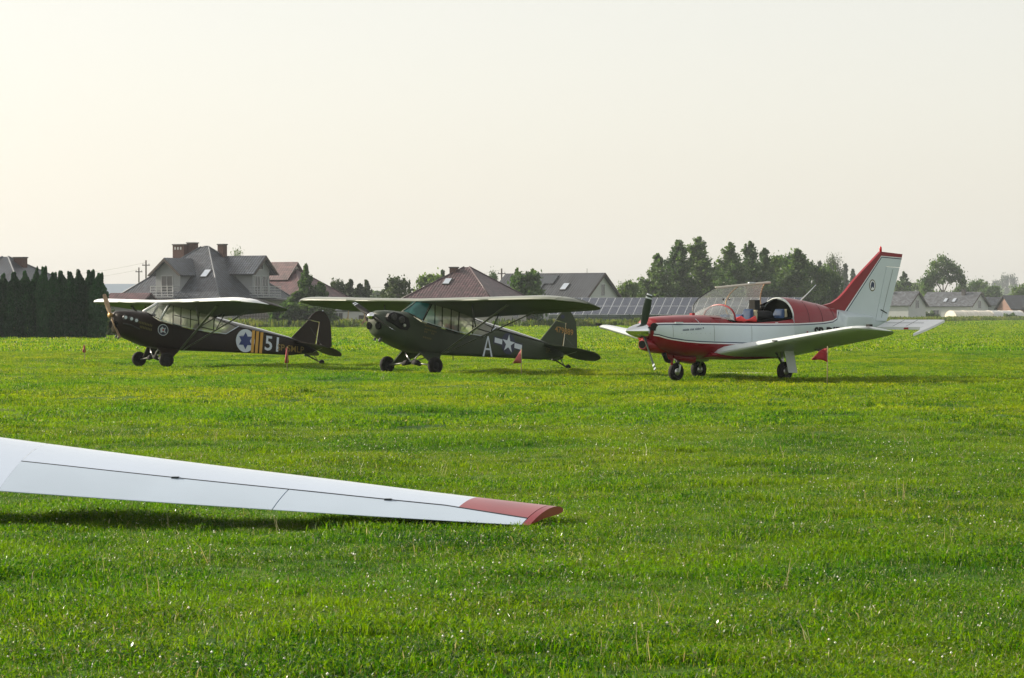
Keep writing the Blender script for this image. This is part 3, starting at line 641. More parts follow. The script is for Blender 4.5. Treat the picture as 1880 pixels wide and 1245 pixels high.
    if livery == 'star51':
        rv, rf = disc2d(0, 0, .295, .315)
        tri1 = [(.235 * math.cos(R(90 + 120 * k)), .235 * math.sin(R(90 + 120 * k))) for k in range(3)]; tri2 = [(-x_, -y_) for x_, y_ in tri1]
        lay('roundel', fus, [(rv, rf, M['insig_white']), (tri1, [(0, 1, 2)], M['insig_blue']), (tri2, [(0, 1, 2)], M['insig_blue'])], a0=2.60, z0=.70, tilt=-.05)
        for a0 in (2.83, 2.96, 3.095):
            vs = [(-.05, -.36), (.05, -.36), (.05, .33), (-.05, .33)]
            m_ = MB(); g = [[T(a0 + du + .08 * dz, cub_w(a0 + du) + .012, .67 - .08 * (a0 - 2.8) + dz) for dz in (-.295, -.1, .1, .315 - .12 * (a0 - 2.8))] for du in (-.045, .045)]
            m_.sheet(g, M['yellow']); m_.build('yellow_band', fus, fix=False)
        v5, f5 = text_shape('51', .56, stroke=.008); lay('number', fus, [(v5, f5, M['insig_white'])], a0=3.185, z0=.455, tilt=-.13)
        v5, f5 = text_shape('SP-SMLP', .25, stroke=.001); lay('lettering', fus, [(v5, f5, M['gold'])], a0=3.60, z0=.435, tilt=-.10)
        rv, rf = disc2d(0, 0, .155, .155); r2, _ = disc2d(0, 0, .135, .135)
        fig = [(-.09, .02), (-.03, .09), (.02, .04), (.08, .07), (.05, -.01), (.09, -.09), (.0, -.05), (-.07, -.09)]
        lay('emblem', fus, [(rv, rf, M['insig_white']), (r2, rf, M['insig_navy']), (fig, [(0, 1, 2, 3, 4, 5, 6, 7)], M['insig_white']), ([(-.02, .02), (.03, .03), (.02, -.03), (-.03, -.02)], [(0, 1, 2, 3)], M['flag_red'])], a0=.14, z0=1.0, tilt=-.1)
        items = []
        rnd = random.Random(3)
        for q in range(9):
            u, v = -.58 + .045 * q, .02 - .012 * q; items.append(([(u, v), (u + .028, v), (u + .035, v + .05 + .03 * rnd.random()), (u + .008, v + .06)], [(0, 1, 2, 3)], M['dullgold']))
        for q in range(8):
            u, v = -.55 + .045 * q, -.10 - .012 * q; items.append(([(u, v), (u + .03, v), (u + .035, v + .05 + .03 * rnd.random()), (u + .008, v + .06)], [(0, 1, 2, 3)], M['dullgold']))
        mb = MB()
        for vs, fs, m in items: mb.add([T(a, .412, z + 1.16) for a, z in vs], fs, m)
        mb.build('nose_lettering', cowl, fix=False)['kind'] = 'stuff'
    else:
        rv, rf = disc2d(0, 0, .255, .262); sv, sf = star2d(0, 0, .235, 5, .382)
        bar = lambda x0, x1, h: ([(x0, -h), (x1, -h), (x1, h), (x0, h)], [(0, 1, 2, 3)])
        items = [bar(-.52, -.1, .095) + (M['insig_navy'],), bar(.1, .52, .095) + (M['insig_navy'],), (rv, rf, M['insig_navy']), bar(-.49, -.22, .062) + (M['insig_white'],), bar(.22, .49, .062) + (M['insig_white'],), (sv, sf, M['insig_white'])]
        lay('roundel', fus, items, a0=2.83, z0=.70, tilt=-.20)
        A_ = [([(0, 0), (.055, 0), (.185, .5), (.15, .5)], [(0, 1, 2, 3)], M['insig_white']), ([(.335, 0), (.28, 0), (.15, .5), (.185, .5)], [(0, 1, 2, 3)], M['insig_white']), ([(.075, .16), (.26, .16), (.25, .205), (.085, .205)], [(0, 1, 2, 3)], M['insig_white'])]
        lay('letter', fus, A_, a0=1.95, z0=.40, tilt=-.06)
        v5, f5 = text_shape('479889', .205, stroke=.003); mb = MB(); ct, s_ = math.cos(-.17), math.sin(-.17)
        mb.add([T(4.62 + u * 1.02 * ct, .024, .99 + u * s_ + v) for u, v in v5], f5, M['orange_letter']); mb.build('serial_number', ro, fix=False)
        mb = MB(); rv, rf = disc2d(4.88, 1.36, .07, .05); mb.add([T(a, .022, z) for a, z in rv], rf, M['insig_navy']); mb.build('emblem', ro, fix=False)
        v5, f5 = text_shape('SP-', .17); lay('lettering', fus, [(v5, f5, M['dullgold'])], a0=4.2, z0=.47, tilt=-.1)
        items = []
        for L, (u0, v0, w_) in enumerate(((.12, 1.14, .42), (.06, 1.06, .50), (.10, .99, .34), (.06, .86, .28))):
            n = int(w_ / .055); rnd = random.Random(L)
            for q in range(n):
                if rnd.random() < .15: continue
                u = u0 + q * .055; v = v0 - .2 * (q * .055); items.append(([(u, v), (u + .038, v - .006), (u + .038, v + .036), (u, v + .042)], [(0, 1, 2, 3)], M['dullgold']))
        mb = MB()
        for vs, fs, m in items: mb.add([T(a, cub_w(a) + .003, z) for a, z in vs], fs, m)
        mb.build('stencil_text', fus, fix=False)['kind'] = 'stuff'
    return t

make_cub('dark brown high-wing plane with star roundel and number 51, nearest the hedge', (-9.665, 80.53, 0), R(30.3),
         M['brown'], M['wing_under'], M['white'], M['brown'], 'star51')
make_cub('olive drab high-wing plane with letter A and white star, middle of the three parked planes', (-2.426, 71.89, 0), R(41),
         M['olive'], M['wing_under'], M['wing_highlight'], M['olive_grey'], 'usstar')

# ------------------------------------------------------------------ red and white low wing aeroplane
# station: a, bottom z, top z, half width, exponent
FL = [(-2.80, .87, 1.33, .24, 2.2), (-2.76, .80, 1.345, .36, 2.4), (-2.60, .68, 1.372, .44, 2.6), (-2.3, .61, 1.392, .48, 2.8), (-1.9, .53, 1.405, .50, 3.0), (-1.37, .50, 1.41, .52, 3.0),
      (-.9, .47, 1.40, .53, 3.2), (-.67, .47, 1.30, .54, 5), (.0, .46, 1.265, .54, 7), (.7, .46, 1.30, .54, 7), (1.12, .47, 1.36, .53, 6)]
FLB = [(1.121, .47, 1.80, .53, 2.3), (1.35, .48, 1.795, .52, 2.3), (1.76, .52, 1.745, .49, 2.3), (2.3, .60, 1.66, .42, 2.3), (2.83, .70, 1.545, .34, 2.3), (3.3, .80, 1.50, .26, 2.2), (3.9, .93, 1.42, .17, 2.2), (4.35, 1.03, 1.34, .08, 2.1), (4.62, 1.10, 1.28, .02, 2)]
UP = [(-2.9, 1.19), (-2.6, 1.20), (-1.75, 1.195), (.26, 1.175), (1.27, 1.18), (2.09, 1.205), (2.47, 1.24), (2.65, 1.30), (2.78, 1.40), (2.88, 1.52), (2.95, 1.65)]
LO = [(-2.9, 1.06), (-2.75, 1.00), (-2.573, .943), (-2.112, .883), (-1.637, .851), (.16, .80), (.7, .72), (1.3, .5), (1.5, .2)]
def fl_tab(a):
    T_ = FL if a <= 1.12 else FLB
    return [lerp_tab([(s[0], s[i]) for s in T_], a) for i in range(1, 5)]
def fl_w(a, z):
    zb, zt, w_, n = fl_tab(a); h = (zt - zb) / 2; q = min(1, abs((z - (zt + zb) / 2) / h)); return w_ * max(0, 1 - q ** n) ** (1 / n)
def fl_section(a, zb, zt, w_, n):
    """closed section with edges along the paint lines"""
    zc, h = (zb + zt) / 2, (zt - zb) / 2
    u, l = lerp_tab(UP, a), lerp_tab(LO, a); sw = .02
    cl = lambda z: min(max(z, zb + .001), zt - .001)
    lev = [zb + (l - .048 - zb) * f if l > zb else zb for f in (0, .02, .08, .2, .45, .75)] + [l - .048, l - .022, l] + [l + (u - l) * f for f in (.2, .5, .8)] + [u, u + .024, u + .048] + [u + .048 + (zt - u - .048) * f for f in (.3, .6, .8, .92, .98, 1.0)]
    lev = [cl(z) for z in lev]
    for i in range(1, len(lev)): lev[i] = max(lev[i], lev[i - 1] + 1e-5)
    pts = []
    for z in lev:
        q = min(1, abs((z - zc) / h)); pts.append((a, w_ * max(0, 1 - q ** n) ** (1 / n), z))
    return [(p[0], -p[1], p[2]) for p in pts] + [(p[0], p[1], p[2]) for p in pts[::-1]]
def dens(tab, k):
    out = []
    for s0, s1 in zip(tab, tab[1:]):
        for q in range(k): out.append(tuple(x + (y - x) * q / k for x, y in zip(s0, s1)))
    return out + [tab[-1]]
nlev = 21
def fl_mats(rings_a):
    def f(j, i):
        k = i if i < nlev - 1 else (2 * nlev - 2 - i if i >= nlev else 20)
        k = max(0, min(k, 20))
        a = rings_a[j]
        if k < 6: return M['red'] if a < 1.35 else M['skyblue']
        if k == 6: return M['white']
        if k == 7: return M['navy']
        if k < 12: return M['skyblue']
        if k == 12: return M['navy']
        if k == 13: return M['white']
        return M['red'] if a < 2.9 else M['skyblue']
    return f
F = thing('low_wing_aeroplane', 'red and white low-wing plane with open canopy and polished spinner, rightmost of the parked planes', 'aeroplane', (4.996, 65.33, 0), R(40))
mb = MB(); A_ = dens(FL, 3); mb.loft([fl_section(*s) for s in A_], M['red'], mats=fl_mats([s[0] for s in A_]))
A2 = dens(FLB, 3); mb.loft([fl_section(*s) for s in A2], M['skyblue'], mats=fl_mats([s[0] for s in A2]))
fus = mb.build('fuselage', F, smooth=True, auto=50)
# cockpit tub (dark) under the opening, sloped sill
c = MB(); c.loft([ring(a, 1.0, z, .47, 8, 20) for a, z in ((-.80, 1.36), (-.6, 1.295), (.0, 1.28), (.7, 1.315), (1.10, 1.375))], M['interior']); c.build('cockpit_floor', F, smooth=True, auto=40)
# hollow of the rear decking: dark arch with a pale rim
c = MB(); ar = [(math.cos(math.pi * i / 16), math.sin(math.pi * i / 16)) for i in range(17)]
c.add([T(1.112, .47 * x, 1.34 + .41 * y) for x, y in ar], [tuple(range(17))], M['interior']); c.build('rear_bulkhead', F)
c = MB(); c.path([T(1.112, .50 * x, 1.35 + .43 * y) for x, y in ar], .016, M['greywhite']); c.build('arch_rim', F, smooth=True)
# raised rear side glazing frame: slanting fairing ahead of the arch
c = MB(); c.sheet([[T(1.10, -.50 * math.cos(t_), 1.35 + .42 * math.sin(t_)), T(1.10 - .42 * math.cos(t_) ** 2, -.505 * math.cos(t_), 1.33 + .42 * math.sin(t_) * .98)] for t_ in [math.pi * .5 * (k / 6) for k in range(7)]], M['interior']); c.build('head_fairing', F, smooth=True)
# spinner and propeller
c = MB(); c.lathe(T(-3.40, 0, 1.075), (1, 0, 0), [(0, .004), (.05, .045), (.15, .09), (.30, .135), (.45, .163), (.57, .172), (.60, .172)], M['chrome'], n=28); sp = c.build('spinner', F, smooth=True, auto=60)
hub = Vector(T(-2.92, 0, 1.08)); prop = thing('propeller', '', ''); del prop['label']; del prop['category']; prop.parent = F
bpy.data.objects.remove(prop)
c = MB(); c.lathe(T(-2.95, 0, 1.08), (1, 0, 0), [(0, .05), (.10, .06)], M['engine'], n=12); prop = c.build('propeller', F, smooth=True)
for tp in (T(-2.96, .28, 1.865), T(-2.88, .36, .25)):
    bl = MB(); tp = Vector(tp); d = tp - hub; L = d.length; d.normalize(); ch = Vector((0, 1, 0)); ch = (ch - d * ch.dot(d)).normalized(); th_ = d.cross(ch); rr = []
    for f, hc, ht in ((.10, .04, .035), (.2, .07, .03), (.35, .082, .022), (.6, .086, .014), (.80, .078, .01), (.86, .076, .01), (.90, .074, .009), (.95, .07, .008), (.985, .06, .006), (1.0, .03, .004)):
        tw = R(62 - 42 * f); c2 = ch * math.cos(tw) + th_ * math.sin(tw); n2 = d.cross(c2)
        rr.append([hub + d * (L * f) + c2 * (hc * math.cos(2 * math.pi * i / 10)) + n2 * (ht * math.sin(2 * math.pi * i / 10)) for i in range(10)])
    bl.loft(rr, M['prop_dark'], mats=lambda j, i: M['insig_white'] if j in (5, 7) else M['prop_dark']); bl.build('blade', prop, smooth=True, auto=50)
# cowling mouth: dark inlets
for s in (1, -1):
    c = MB(); pts = [(math.cos(2 * math.pi * i / 16), math.sin(2 * math.pi * i / 16)) for i in range(16)]
    c.loft([[T(-2.835 + .10 * abs(x + .8) * .4, s * (.245 + .085 * x), 1.16 + .085 * y) for x, y in pts], [T(-2.70, s * (.25 + .07 * x), 1.16 + .07 * y) for x, y in pts]], M['black']); c.build('air_inlet', fus, smooth=True, auto=40)
c = MB(); c.loft([ring(a, zb, zt, w_, 2.4, 18) for a, zb, zt, w_ in ((-2.92, .69, .88, .12), (-2.88, .66, .90, .15), (-2.6, .60, .92, .20), (-2.3, .58, .9, .2))], M['red']); co = c.build('chin_scoop', fus, smooth=True, auto=50)
c = MB(); c.add([T(-2.925, x * .11, .785 + .085 * y) for x, y in [(math.cos(2 * math.pi * i / 14), math.sin(2 * math.pi * i / 14)) for i in range(14)]], [tuple(range(14))], M['interior']); c.build('scoop_opening', co)
c = MB(); c.tube(T(-2.40, .10, .60), T(-2.30, .10, .44), .05, M['black'], n=10); c.tube(T(-2.30, .10, .44), T(-2.22, .10, .42), .045, M['black'], n=10); c.build('exhaust_pipe', fus, smooth=True)
c = MB(); c.add([T(-2.22, .02, .60), T(-2.0, .02, .58), T(-2.06, .02, .33), T(-2.22, -.02, .60), T(-2.0, -.02, .58), T(-2.06, -.02, .33)], [(0, 1, 2), (5, 4, 3), (0, 3, 4, 1), (1, 4, 5, 2), (2, 5, 3, 0)], M['red']); c.build('cooling_fin', fus)
c = MB(); c.loft([ring(a, zb, zt, w_, 2.6, 18) for a, zb, zt, w_ in ((-2.05, .50, .56, .06), (-1.85, .41, .58, .14), (-1.6, .37, .60, .18), (-1.52, .36, .60, .185))], M['red']); c.build('nose_gear_fairing', fus, smooth=True, auto=50)
# hatch, engine hinge lines
c = MB()
pl = [(-1.62, 1.40), (-1.60, 1.385)]
c.path([T(-1.78 + .10 * k / 8, fl_w(-1.7, 1.405 - .2 * k / 8) + .003, 1.405 - .2 * k / 8) for k in range(3, 9)], .006, M['insig_white']); c.build('cowl_seam', fus)
for a_ in (-2.45, -1.30, -.2):
    c = MB(); zl, zu = lerp_tab(LO, a_) + .01, lerp_tab(UP, a_) - .01
    c.path([T(a_, fl_w(a_, zl + (zu - zl) * k / 4) + .001, zl + (zu - zl) * k / 4) for k in range(5)], .0035, M['strut']); c.build('panel_seam', fus)
for a_ in (1.62, 2.1, 2.55):
    c = MB(); zb_, zt_ = lerp_tab(UP, a_) + .05, fl_tab(a_)[1] - .01; c.path([T(a_, fl_w(a_, zb_ + (zt_ - zb_) * k / 9) + .001, zb_ + (zt_ - zb_) * k / 9) for k in range(10)], .003, M['seam']); c.build('panel_seam', fus)
for k in range(26):
    a_ = -2.4 + k * .13
    if k % 2 == 0 and not -.7 < a_ < 1.1: c = MB(); z_ = lerp_tab(UP, a_) + .075; p_ = T(a_, fl_w(a_, z_) + .002, z_); c.box(p_[0] - .008, p_[0] + .008, p_[1] - .003, p_[1] + .003, p_[2] - .008, p_[2] + .008, M['seam']); c.build('rivet', fus)
c = MB(); c.box(-2.42, -2.2, -.50, -.47, 1.235, 1.262, M['skyblue']); c.build('cowl_latch', fus)
c = MB(); c.box(-1.45, -1.36, .02, .10, 1.40, 1.45, M['flag_red']); c.build('air_vent', fus)
# marks on port side
def fdecal(name, items, parent=fus):
    mb = MB()
    for k, (vs, fs, m) in enumerate(items): mb.add([T(a, fl_w(a, z) + .004 + .002 * k, z) for a, z in vs], fs, m)
    return mb.build(name, parent, fix=False)
v5, f5 = text_shape('SP-DIF', .30, stroke=.012); fdecal('registration', [([(1.78 + u * 1.12, .925 + v) for u, v in v5], f5, M['black'])])
rnd = random.Random(5); items = []
for q in range(15):
    if q in (5, 9): continue
    u = -2.20 + q * .034; v = 1.072 + .0022 * q; items.append(([(u, v), (u + .022, v), (u + .03, v + .035 + .012 * rnd.random()), (u + .010, v + .03)], [(0, 1, 2, 3)], M['navy']))
items.append((disc2d(-1.64, 1.135, .018, .016, 8) + (M['navy'],)))
for q in range(8): items.append(disc2d(-2.25 + q * .13, 1.02, .007, .007, 6) + (M['strut'],))
fdecal('nose_script', items)['kind'] = 'stuff'
for it in [([(.55, 1.235), (.63, 1.235), (.63, 1.25), (.55, 1.25)], [(0, 1, 2, 3)], M['greywhite']), ([(1.52, 1.02), (1.57, 1.02), (1.57, 1.05), (1.52, 1.05)], [(0, 1, 2, 3)], M['flag_red']), ([(-1.32, .80), (-1.22, .80), (-1.22, .815), (-1.32, .815)], [(0, 1, 2, 3)], M['greywhite'])]: fdecal('warning_mark', [it])
# windshield
c = MB(); g = []
for k in range(11):
    f = math.pi * k / 10; cx, sy = math.cos(f), math.sin(f)
    p0 = (-1.38 + .30 * cx * cx, .50 * cx, 1.40 - .05 * cx * cx - .02); p1 = (-.66 - .0 * cx, .50 * cx, 1.285 + .345 * sy ** .8)
    g.append([T(*(p0[i] + (p1[i] - p0[i]) * q for i in range(2)), p0[2] + (p1[2] - p0[2]) * q + .05 * sy * math.sin(math.pi * q)) for q in (0, .25, .5, .75, 1)])
c.sheet(g, M['plexi_clear']); wsh = c.build('windshield', F, smooth=True)
c = MB(); c.path([r_[-1] for r_ in g], .022, M['red'], n=8); c.build('windshield_frame', wsh, smooth=True); c = MB(); c.path([r_[0] for r_ in g], .012, M['red'], n=6); c.build('windshield_seal', wsh, smooth=True)
# canopy hinged open to starboard
c = MB(); g = []
def can_pt(a, f):
    """point of the raised canopy: f 0 at the hinge, 1 at the raised rail"""
    return (a, -.42 - .18 * 4 * f * (1 - f) - .07 * f, (1.29 + .045 * a) * (1 - f) + (2.0 + .078 * (a + .35)) * f)
def can_a0(f): return lerp_tab([(0, -.84), (.15, -.88), (.35, -.88), (.55, -.81), (.75, -.66), (.9, -.46), (1, -.30)], f)
for t_ in [0, .03, .1, .2, .35, .475, .6, .7, .8, .9, 1]:
    g.append([T(*can_pt(can_a0(f / 10) + (1.22 - can_a0(f / 10)) * t_ if t_ > .47 or t_ < .4 else can_a0(f / 10) + (1.22 - can_a0(f / 10)) * t_, f / 10)) for f in range(11)])
c.sheet(g, M['plexi_amber']); can = c.build('canopy', F, smooth=True)
for k_, m_ in ((0, 'tube'), (5, 'frame_gold'), (10, 'frame_gold')): c = MB(); c.path([Vector(p) for p in g[k_]], .013, M[m_]); c.build('canopy_frame', can, smooth=True)
c = MB(); c.path([r_[-1] for r_ in g] + [T(1.38, -.49, 2.135)], .026, M['rail'], n=8); c.build('canopy_rail', can, smooth=True); c = MB(); c.path([r_[0] for r_ in g], .018, M['red']); c.build('hinge_rail', can, smooth=True); c = MB(); c.box(.72, .9, .46, .52, 2.10, 2.135, M['greywhite']); c.build('canopy_handle', can, smooth=True)
for a in (.12, .30):
    c = MB(); p = can_pt(a - .06, .62); c.lathe(T(p[0], p[1] + .02, p[2]), (0, 1, 0), [(-.012, 0), (-.012, .022), (.012, .022), (.012, 0)], M['black'], n=10); c.build('latch_knob', can, smooth=True)
# seats, bags and headrests in the cockpit
def seat(a, b, m, h=.34):
    s = MB(); s.loft([ring(zz, -.18, .18, .05, 4, 16) for zz in (0, .5, .9, 1.0)], M[m])
    vs = []
    for (x, y, z) in s.v: vs.append(T(a + .28 * x * .5 + y * (1.1 if x < .95 else .6), b + z * (1 if x < .8 else .72), 1.12 + x * h))
    s.v = vs; s.ms = [M[m]]; return s.build('seat', F, smooth=True, auto=50)
seat(-.42, .22, 'seat_blue', .30); seat(-.40, -.22, 'seat_blue', .30); seat(.05, .05, 'seat_blue', .42); seat(.20, .02, 'seat_cream', .40)
seat(.86, .20, 'seat_blue', .42); seat(.98, .17, 'seat_cream', .42)
c = MB(); c.loft([ring(a, 1.25, zt, .16, 4, 14) for a, zt in ((.28, 1.40), (.34, 1.52), (.80, 1.50), (.88, 1.36))], M['black']); c.build('dark_bag', F, smooth=True, auto=50)
c = MB(); c.box(.34, .50, -.08, .10, 1.45, 1.74, M['black']); c.build('dark_headrest', F)
c = MB(); c.loft([ring(a, 1.52, 1.62, .05, 2, 10) for a in (.60, .68)], M['black']); c.tube(T(.64, 0, 1.48), T(.64, 0, 1.56), .02, M['black']); c.build('camera_mount', F, smooth=True)
c = MB(); rnd = random.Random(11); rr = []
for j in range(9):
    a = -.55 + .075 * j; rr.append([T(a, .40 + .05 * math.cos(q * math.pi / 4) + .012 * rnd.uniform(-1, 1), 1.30 + (.05 + .035 * math.sin(j)) * math.sin(q * math.pi / 4) + .015 * rnd.uniform(-1, 1)) for q in range(8)])
c.loft(rr, M['scarlet']); c.build('red_strap', F, smooth=True)
c = MB(); c.tube(T(1.85, .0, 1.73), T(2.33, .0, 2.08), .014, M['greywhite'], r1=.008); c.build('whip_antenna', F, smooth=True)
# wings
def fs(b, s):
    q = max(0, (b - 3.75) / .70); la = -1.21 + .17 * (b - .53) + .80 * (1 - math.sqrt(max(0, 1 - q ** 2.0))); ta = .80 - .13 * (b - .6) - (.25 * max(0, (b - 4.05) / .38) ** 2 if b > 4.05 else 0)
    zl = .615 + .158 * (b - .53) - .10 * q * q; zt = .50 + .138 * (b - .6) + .02 * q; la = min(la, ta - .04)
    l0 = -1.21 + .17 * (b - .53); t0 = .80 - .13 * (b - .6); zz = lambda a: zl + (zt - zl) * (a - l0) / (t0 - l0)
    return (b * s, la, zz(la), ta, zz(ta))
for s in (1, -1):
    c = MB()
    c.loft([airfoil_ring(*fs(b, s), .15, 0, 1, .02) for b in (.30, .6, 1.0, 1.5, 2.0, 2.4)], M['greywhite'])
    c.loft([airfoil_ring(*fs(b, s), .15, 0, .78, .02) for b in (2.402, 2.8, 3.3, 3.7, 3.9)], M['greywhite'])
    c.loft([airfoil_ring(*fs(b, s), .15 if b < 4.2 else .13, 0, 1, .02) for b in (3.902, 4.0, 4.1, 4.2, 4.27, 4.33, 4.38, 4.42, 4.445)], M['greywhite'])
    wg = c.build('wing', F, smooth=True, auto=60)
    c = MB(); c.loft([airfoil_ring(*fs(b, s), .15, .795, 1, .02) for b in (2.42, 2.8, 3.3, 3.7, 3.89)], M['greywhite']); c.build('aileron', wg, smooth=True, auto=60)
    c = MB(); p = T(-.42, 4.20 * s, 1.20); c.box(p[0] - .04, p[0] + .05, p[1] - .05, p[1] + .05, p[2] - .03, p[2] + .02, M['black']); c.build('position_light', wg)
    c = MB(); c.box(-1.00, -.93, -(2.0 * s) - .05, -(2.0 * s) + .05, .85, .88, M['seam']); c.build('stall_vane', wg)
    # main gear: leg, door, wheel
    c = MB(); c.tube(T(-.02, 1.25 * s, .70), T(0, 1.30 * s, .18), .035, M['steel'], n=10); c.tube(T(-.22, 1.25 * s, .66), T(-.02, 1.28 * s, .36), .022, M['tube']); c.tube(T(0, 1.25 * s, .19), T(0, 1.40 * s, .19), .022, M['steel']); c.build('landing_gear_leg', F, smooth=True)
    d = MB(); d.prism([T(-.16, 1.47 * s, .66), T(.12, 1.47 * s, .66), T(.24, 1.47 * s, .17), T(-.02, 1.47 * s, .17)], (0, -.012 * s, 0), M['greywhite']); d.build('gear_door', F)
    make_wheel(F, 1.34 * s, .205, .16, hubmat='steel', hubr=.42)
    # flap hinge fairing
    c = MB(); c.add([T(.3, 1.9 * s, .68), T(.72, 1.9 * s, .67), T(.70, 1.9 * s, .55), T(.3, 1.93 * s, .68), T(.72, 1.93 * s, .67), T(.70, 1.93 * s, .55)], [(0, 1, 2), (5, 4, 3), (0, 3, 4, 1), (1, 4, 5, 2), (2, 5, 3, 0)], M['tube']); c.build('flap_bracket', wg)
# wing root belly fairing, boarding step
c = MB(); c.loft([ring(a, zb, .62, w_, 3, 20) for a, zb, w_ in ((-1.35, .50, .50), (-1.0, .45, .6), (0, .43, .66), (.6, .45, .6), (1.1, .50, .48))], M['red']); c.build('belly_fairing', fus, smooth=True, auto=50)
# nose gear
c = MB(); c.tube(T(-1.84, 0, .48), T(-1.92, 0, .34), .045, M['tube'], n=10); c.tube(T(-1.92, 0, .36), T(-1.92, .11, .33), .02, M['steel']); c.tube(T(-1.92, .11, .34), T(-1.94, .10, .19), .02, M['greywhite']); c.tube(T(-1.92, -.11, .34), T(-1.94, -.10, .19), .02, M['greywhite']); c.tube(T(-1.92, 0, .36), T(-1.92, -.11, .33), .02, M['steel']); c.tube(T(-2.0, 0, .50), T(-1.92, 0, .36), .018, M['steel']); c.build('nose_gear_leg', F, smooth=True)
make_wheel(F, 0, .195, .15, a=-1.94, hubmat='steel', hubr=.42)
c = MB(); c.loft([ring(a, zb, .56, w_, 3, 18) for a, zb, w_ in ((-1.50, .40, .17), (-1.3, .33, .19), (-.95, .31, .19), (-.88, .40, .18))], M['greywhite']); o = c.build('belly_pod', F, smooth=True, auto=50); o.location = T(0.78, -1.0, .07)
# fin and rudder
c = MB(); th_ = .05
def slab(pts, m, t0=.03, name='x', parent=None):
    q = MB(); q.prism([T(a, t0, z) for a, z in pts], (0, 2 * t0, 0), m); return q
fin_red = [(2.35, 1.62), (2.60, 1.635), (2.82, 1.68), (3.044, 1.79), (3.27, 1.96), (3.503, 2.175), (3.77, 2.38), (4.038, 2.581), (4.40, 2.85), (5.12, 2.80), (5.10, 2.72), (4.415, 2.755), (3.22, 1.50)]
f1 = slab(fin_red, M['red'], .035).build('fin_edge', F)
f2 = slab([(3.22, 1.50), (4.415, 2.755), (5.10, 2.72), (5.094, 2.70), (4.42, 2.735), (3.25, 1.485)], M['white'], .036).build('fin_stripe', F)
f2 = slab([(3.25, 1.485), (4.42, 2.735), (5.094, 2.70), (5.088, 2.68), (4.43, 2.715), (3.275, 1.47)], M['navy'], .037).build('fin_stripe', F)
f3 = slab([(3.275, 1.47), (4.43, 2.715), (5.088, 2.68), (5.03, 2.50), (4.585, 2.52), (4.225, 1.30), (3.9, 1.30)], M['skyblue'], .034).build('tail_fin', F)
f4 = slab([(4.597, 2.508), (5.027, 2.488), (4.64, 1.36), (4.59, 1.26), (4.235, 1.28)], M['skyblue'], .030).build('rudder', F)
c = MB(); c.lathe(T(4.43, 0, 2.84), (0, 0, 1), [(0, .03), (.10, .028), (.13, .012), (.135, 0)], M['beacon'], n=12); c.build('tail_beacon', F, smooth=True)
c = MB(); c.path([T(4.60, .036, 1.45), T(4.40, .036, 1.53)], .012, M['seam']); c.path([T(4.80, .036, 2.45), T(4.42, .036, 1.35)], .003, M['strut']); c.build('rudder_tab_rod', f4)
c = MB(); rv, rf = disc2d(4.12, 2.08, .105, .135, 20); c.add([T(a, .037, z) for a, z in rv], rf, M['dullgold']); rv, rf = disc2d(4.12, 2.08, .085, .112, 20); c.add([T(a, .039, z) for a, z in rv], rf, M['white'])
c.add([T(4.12 + a, .042, 2.08 + z) for a, z in ((-.04, .06), (.01, .09), (.06, .04), (.05, -.07), (.0, -.03), (-.05, -.08), (-.06, -.01))], [tuple(range(7))], M['navy']); c.build('tail_emblem', f3, fix=False)
# all-moving tailplane rotated trailing edge up, with tip horns
for s in (1, -1):
    def sp_(a, b): return T(a, b * s, 1.265 + .36 * (a - 4.55))
    c = MB(); c.prism([sp_(4.20, .10), sp_(4.20, 1.42), sp_(4.60, 1.66), sp_(4.66, 1.64), sp_(4.66, .10)], (0, 0, -.06), M['white']); st = c.build('stabilizer', F)
    c = MB(); c.prism([sp_(4.19, 1.425), sp_(4.60, 1.662), sp_(4.66, 1.66), sp_(4.64, 1.75), sp_(4.40, 1.74), sp_(4.10, 1.70), sp_(3.78, 1.60), sp_(3.80, 1.57), sp_(4.02, 1.56)], (0, 0, -.05), M['white']); c.build('tip_horn', st)
    c = MB()
    for bb in (.55, .95): c.path([Vector(sp_(4.24, bb)) + Vector((0, 0, .002)), Vector(sp_(4.64, bb)) + Vector((0, 0, .002))], .004, M['seam'])
    c.path([Vector(sp_(4.45, .14)) + Vector((0, 0, .002)), Vector(sp_(4.45, 1.3)) + Vector((0, 0, .002))], .004, M['seam']); c.build('panel_seam', st)
    c = MB(); p = Vector(sp_(4.19, 1.0)); c.box(p.x - .01, p.x + .02, p.y - .06, p.y + .06, p.z - .05, p.z - .01, M['flag_red']); c.build('red_tab', st)

# ------------------------------------------------------------------ glider: only its right wing reaches into view
G = thing('glider', 'large white glider wing with faded red tip resting on the near grass', 'glider', (0, 0, 0))
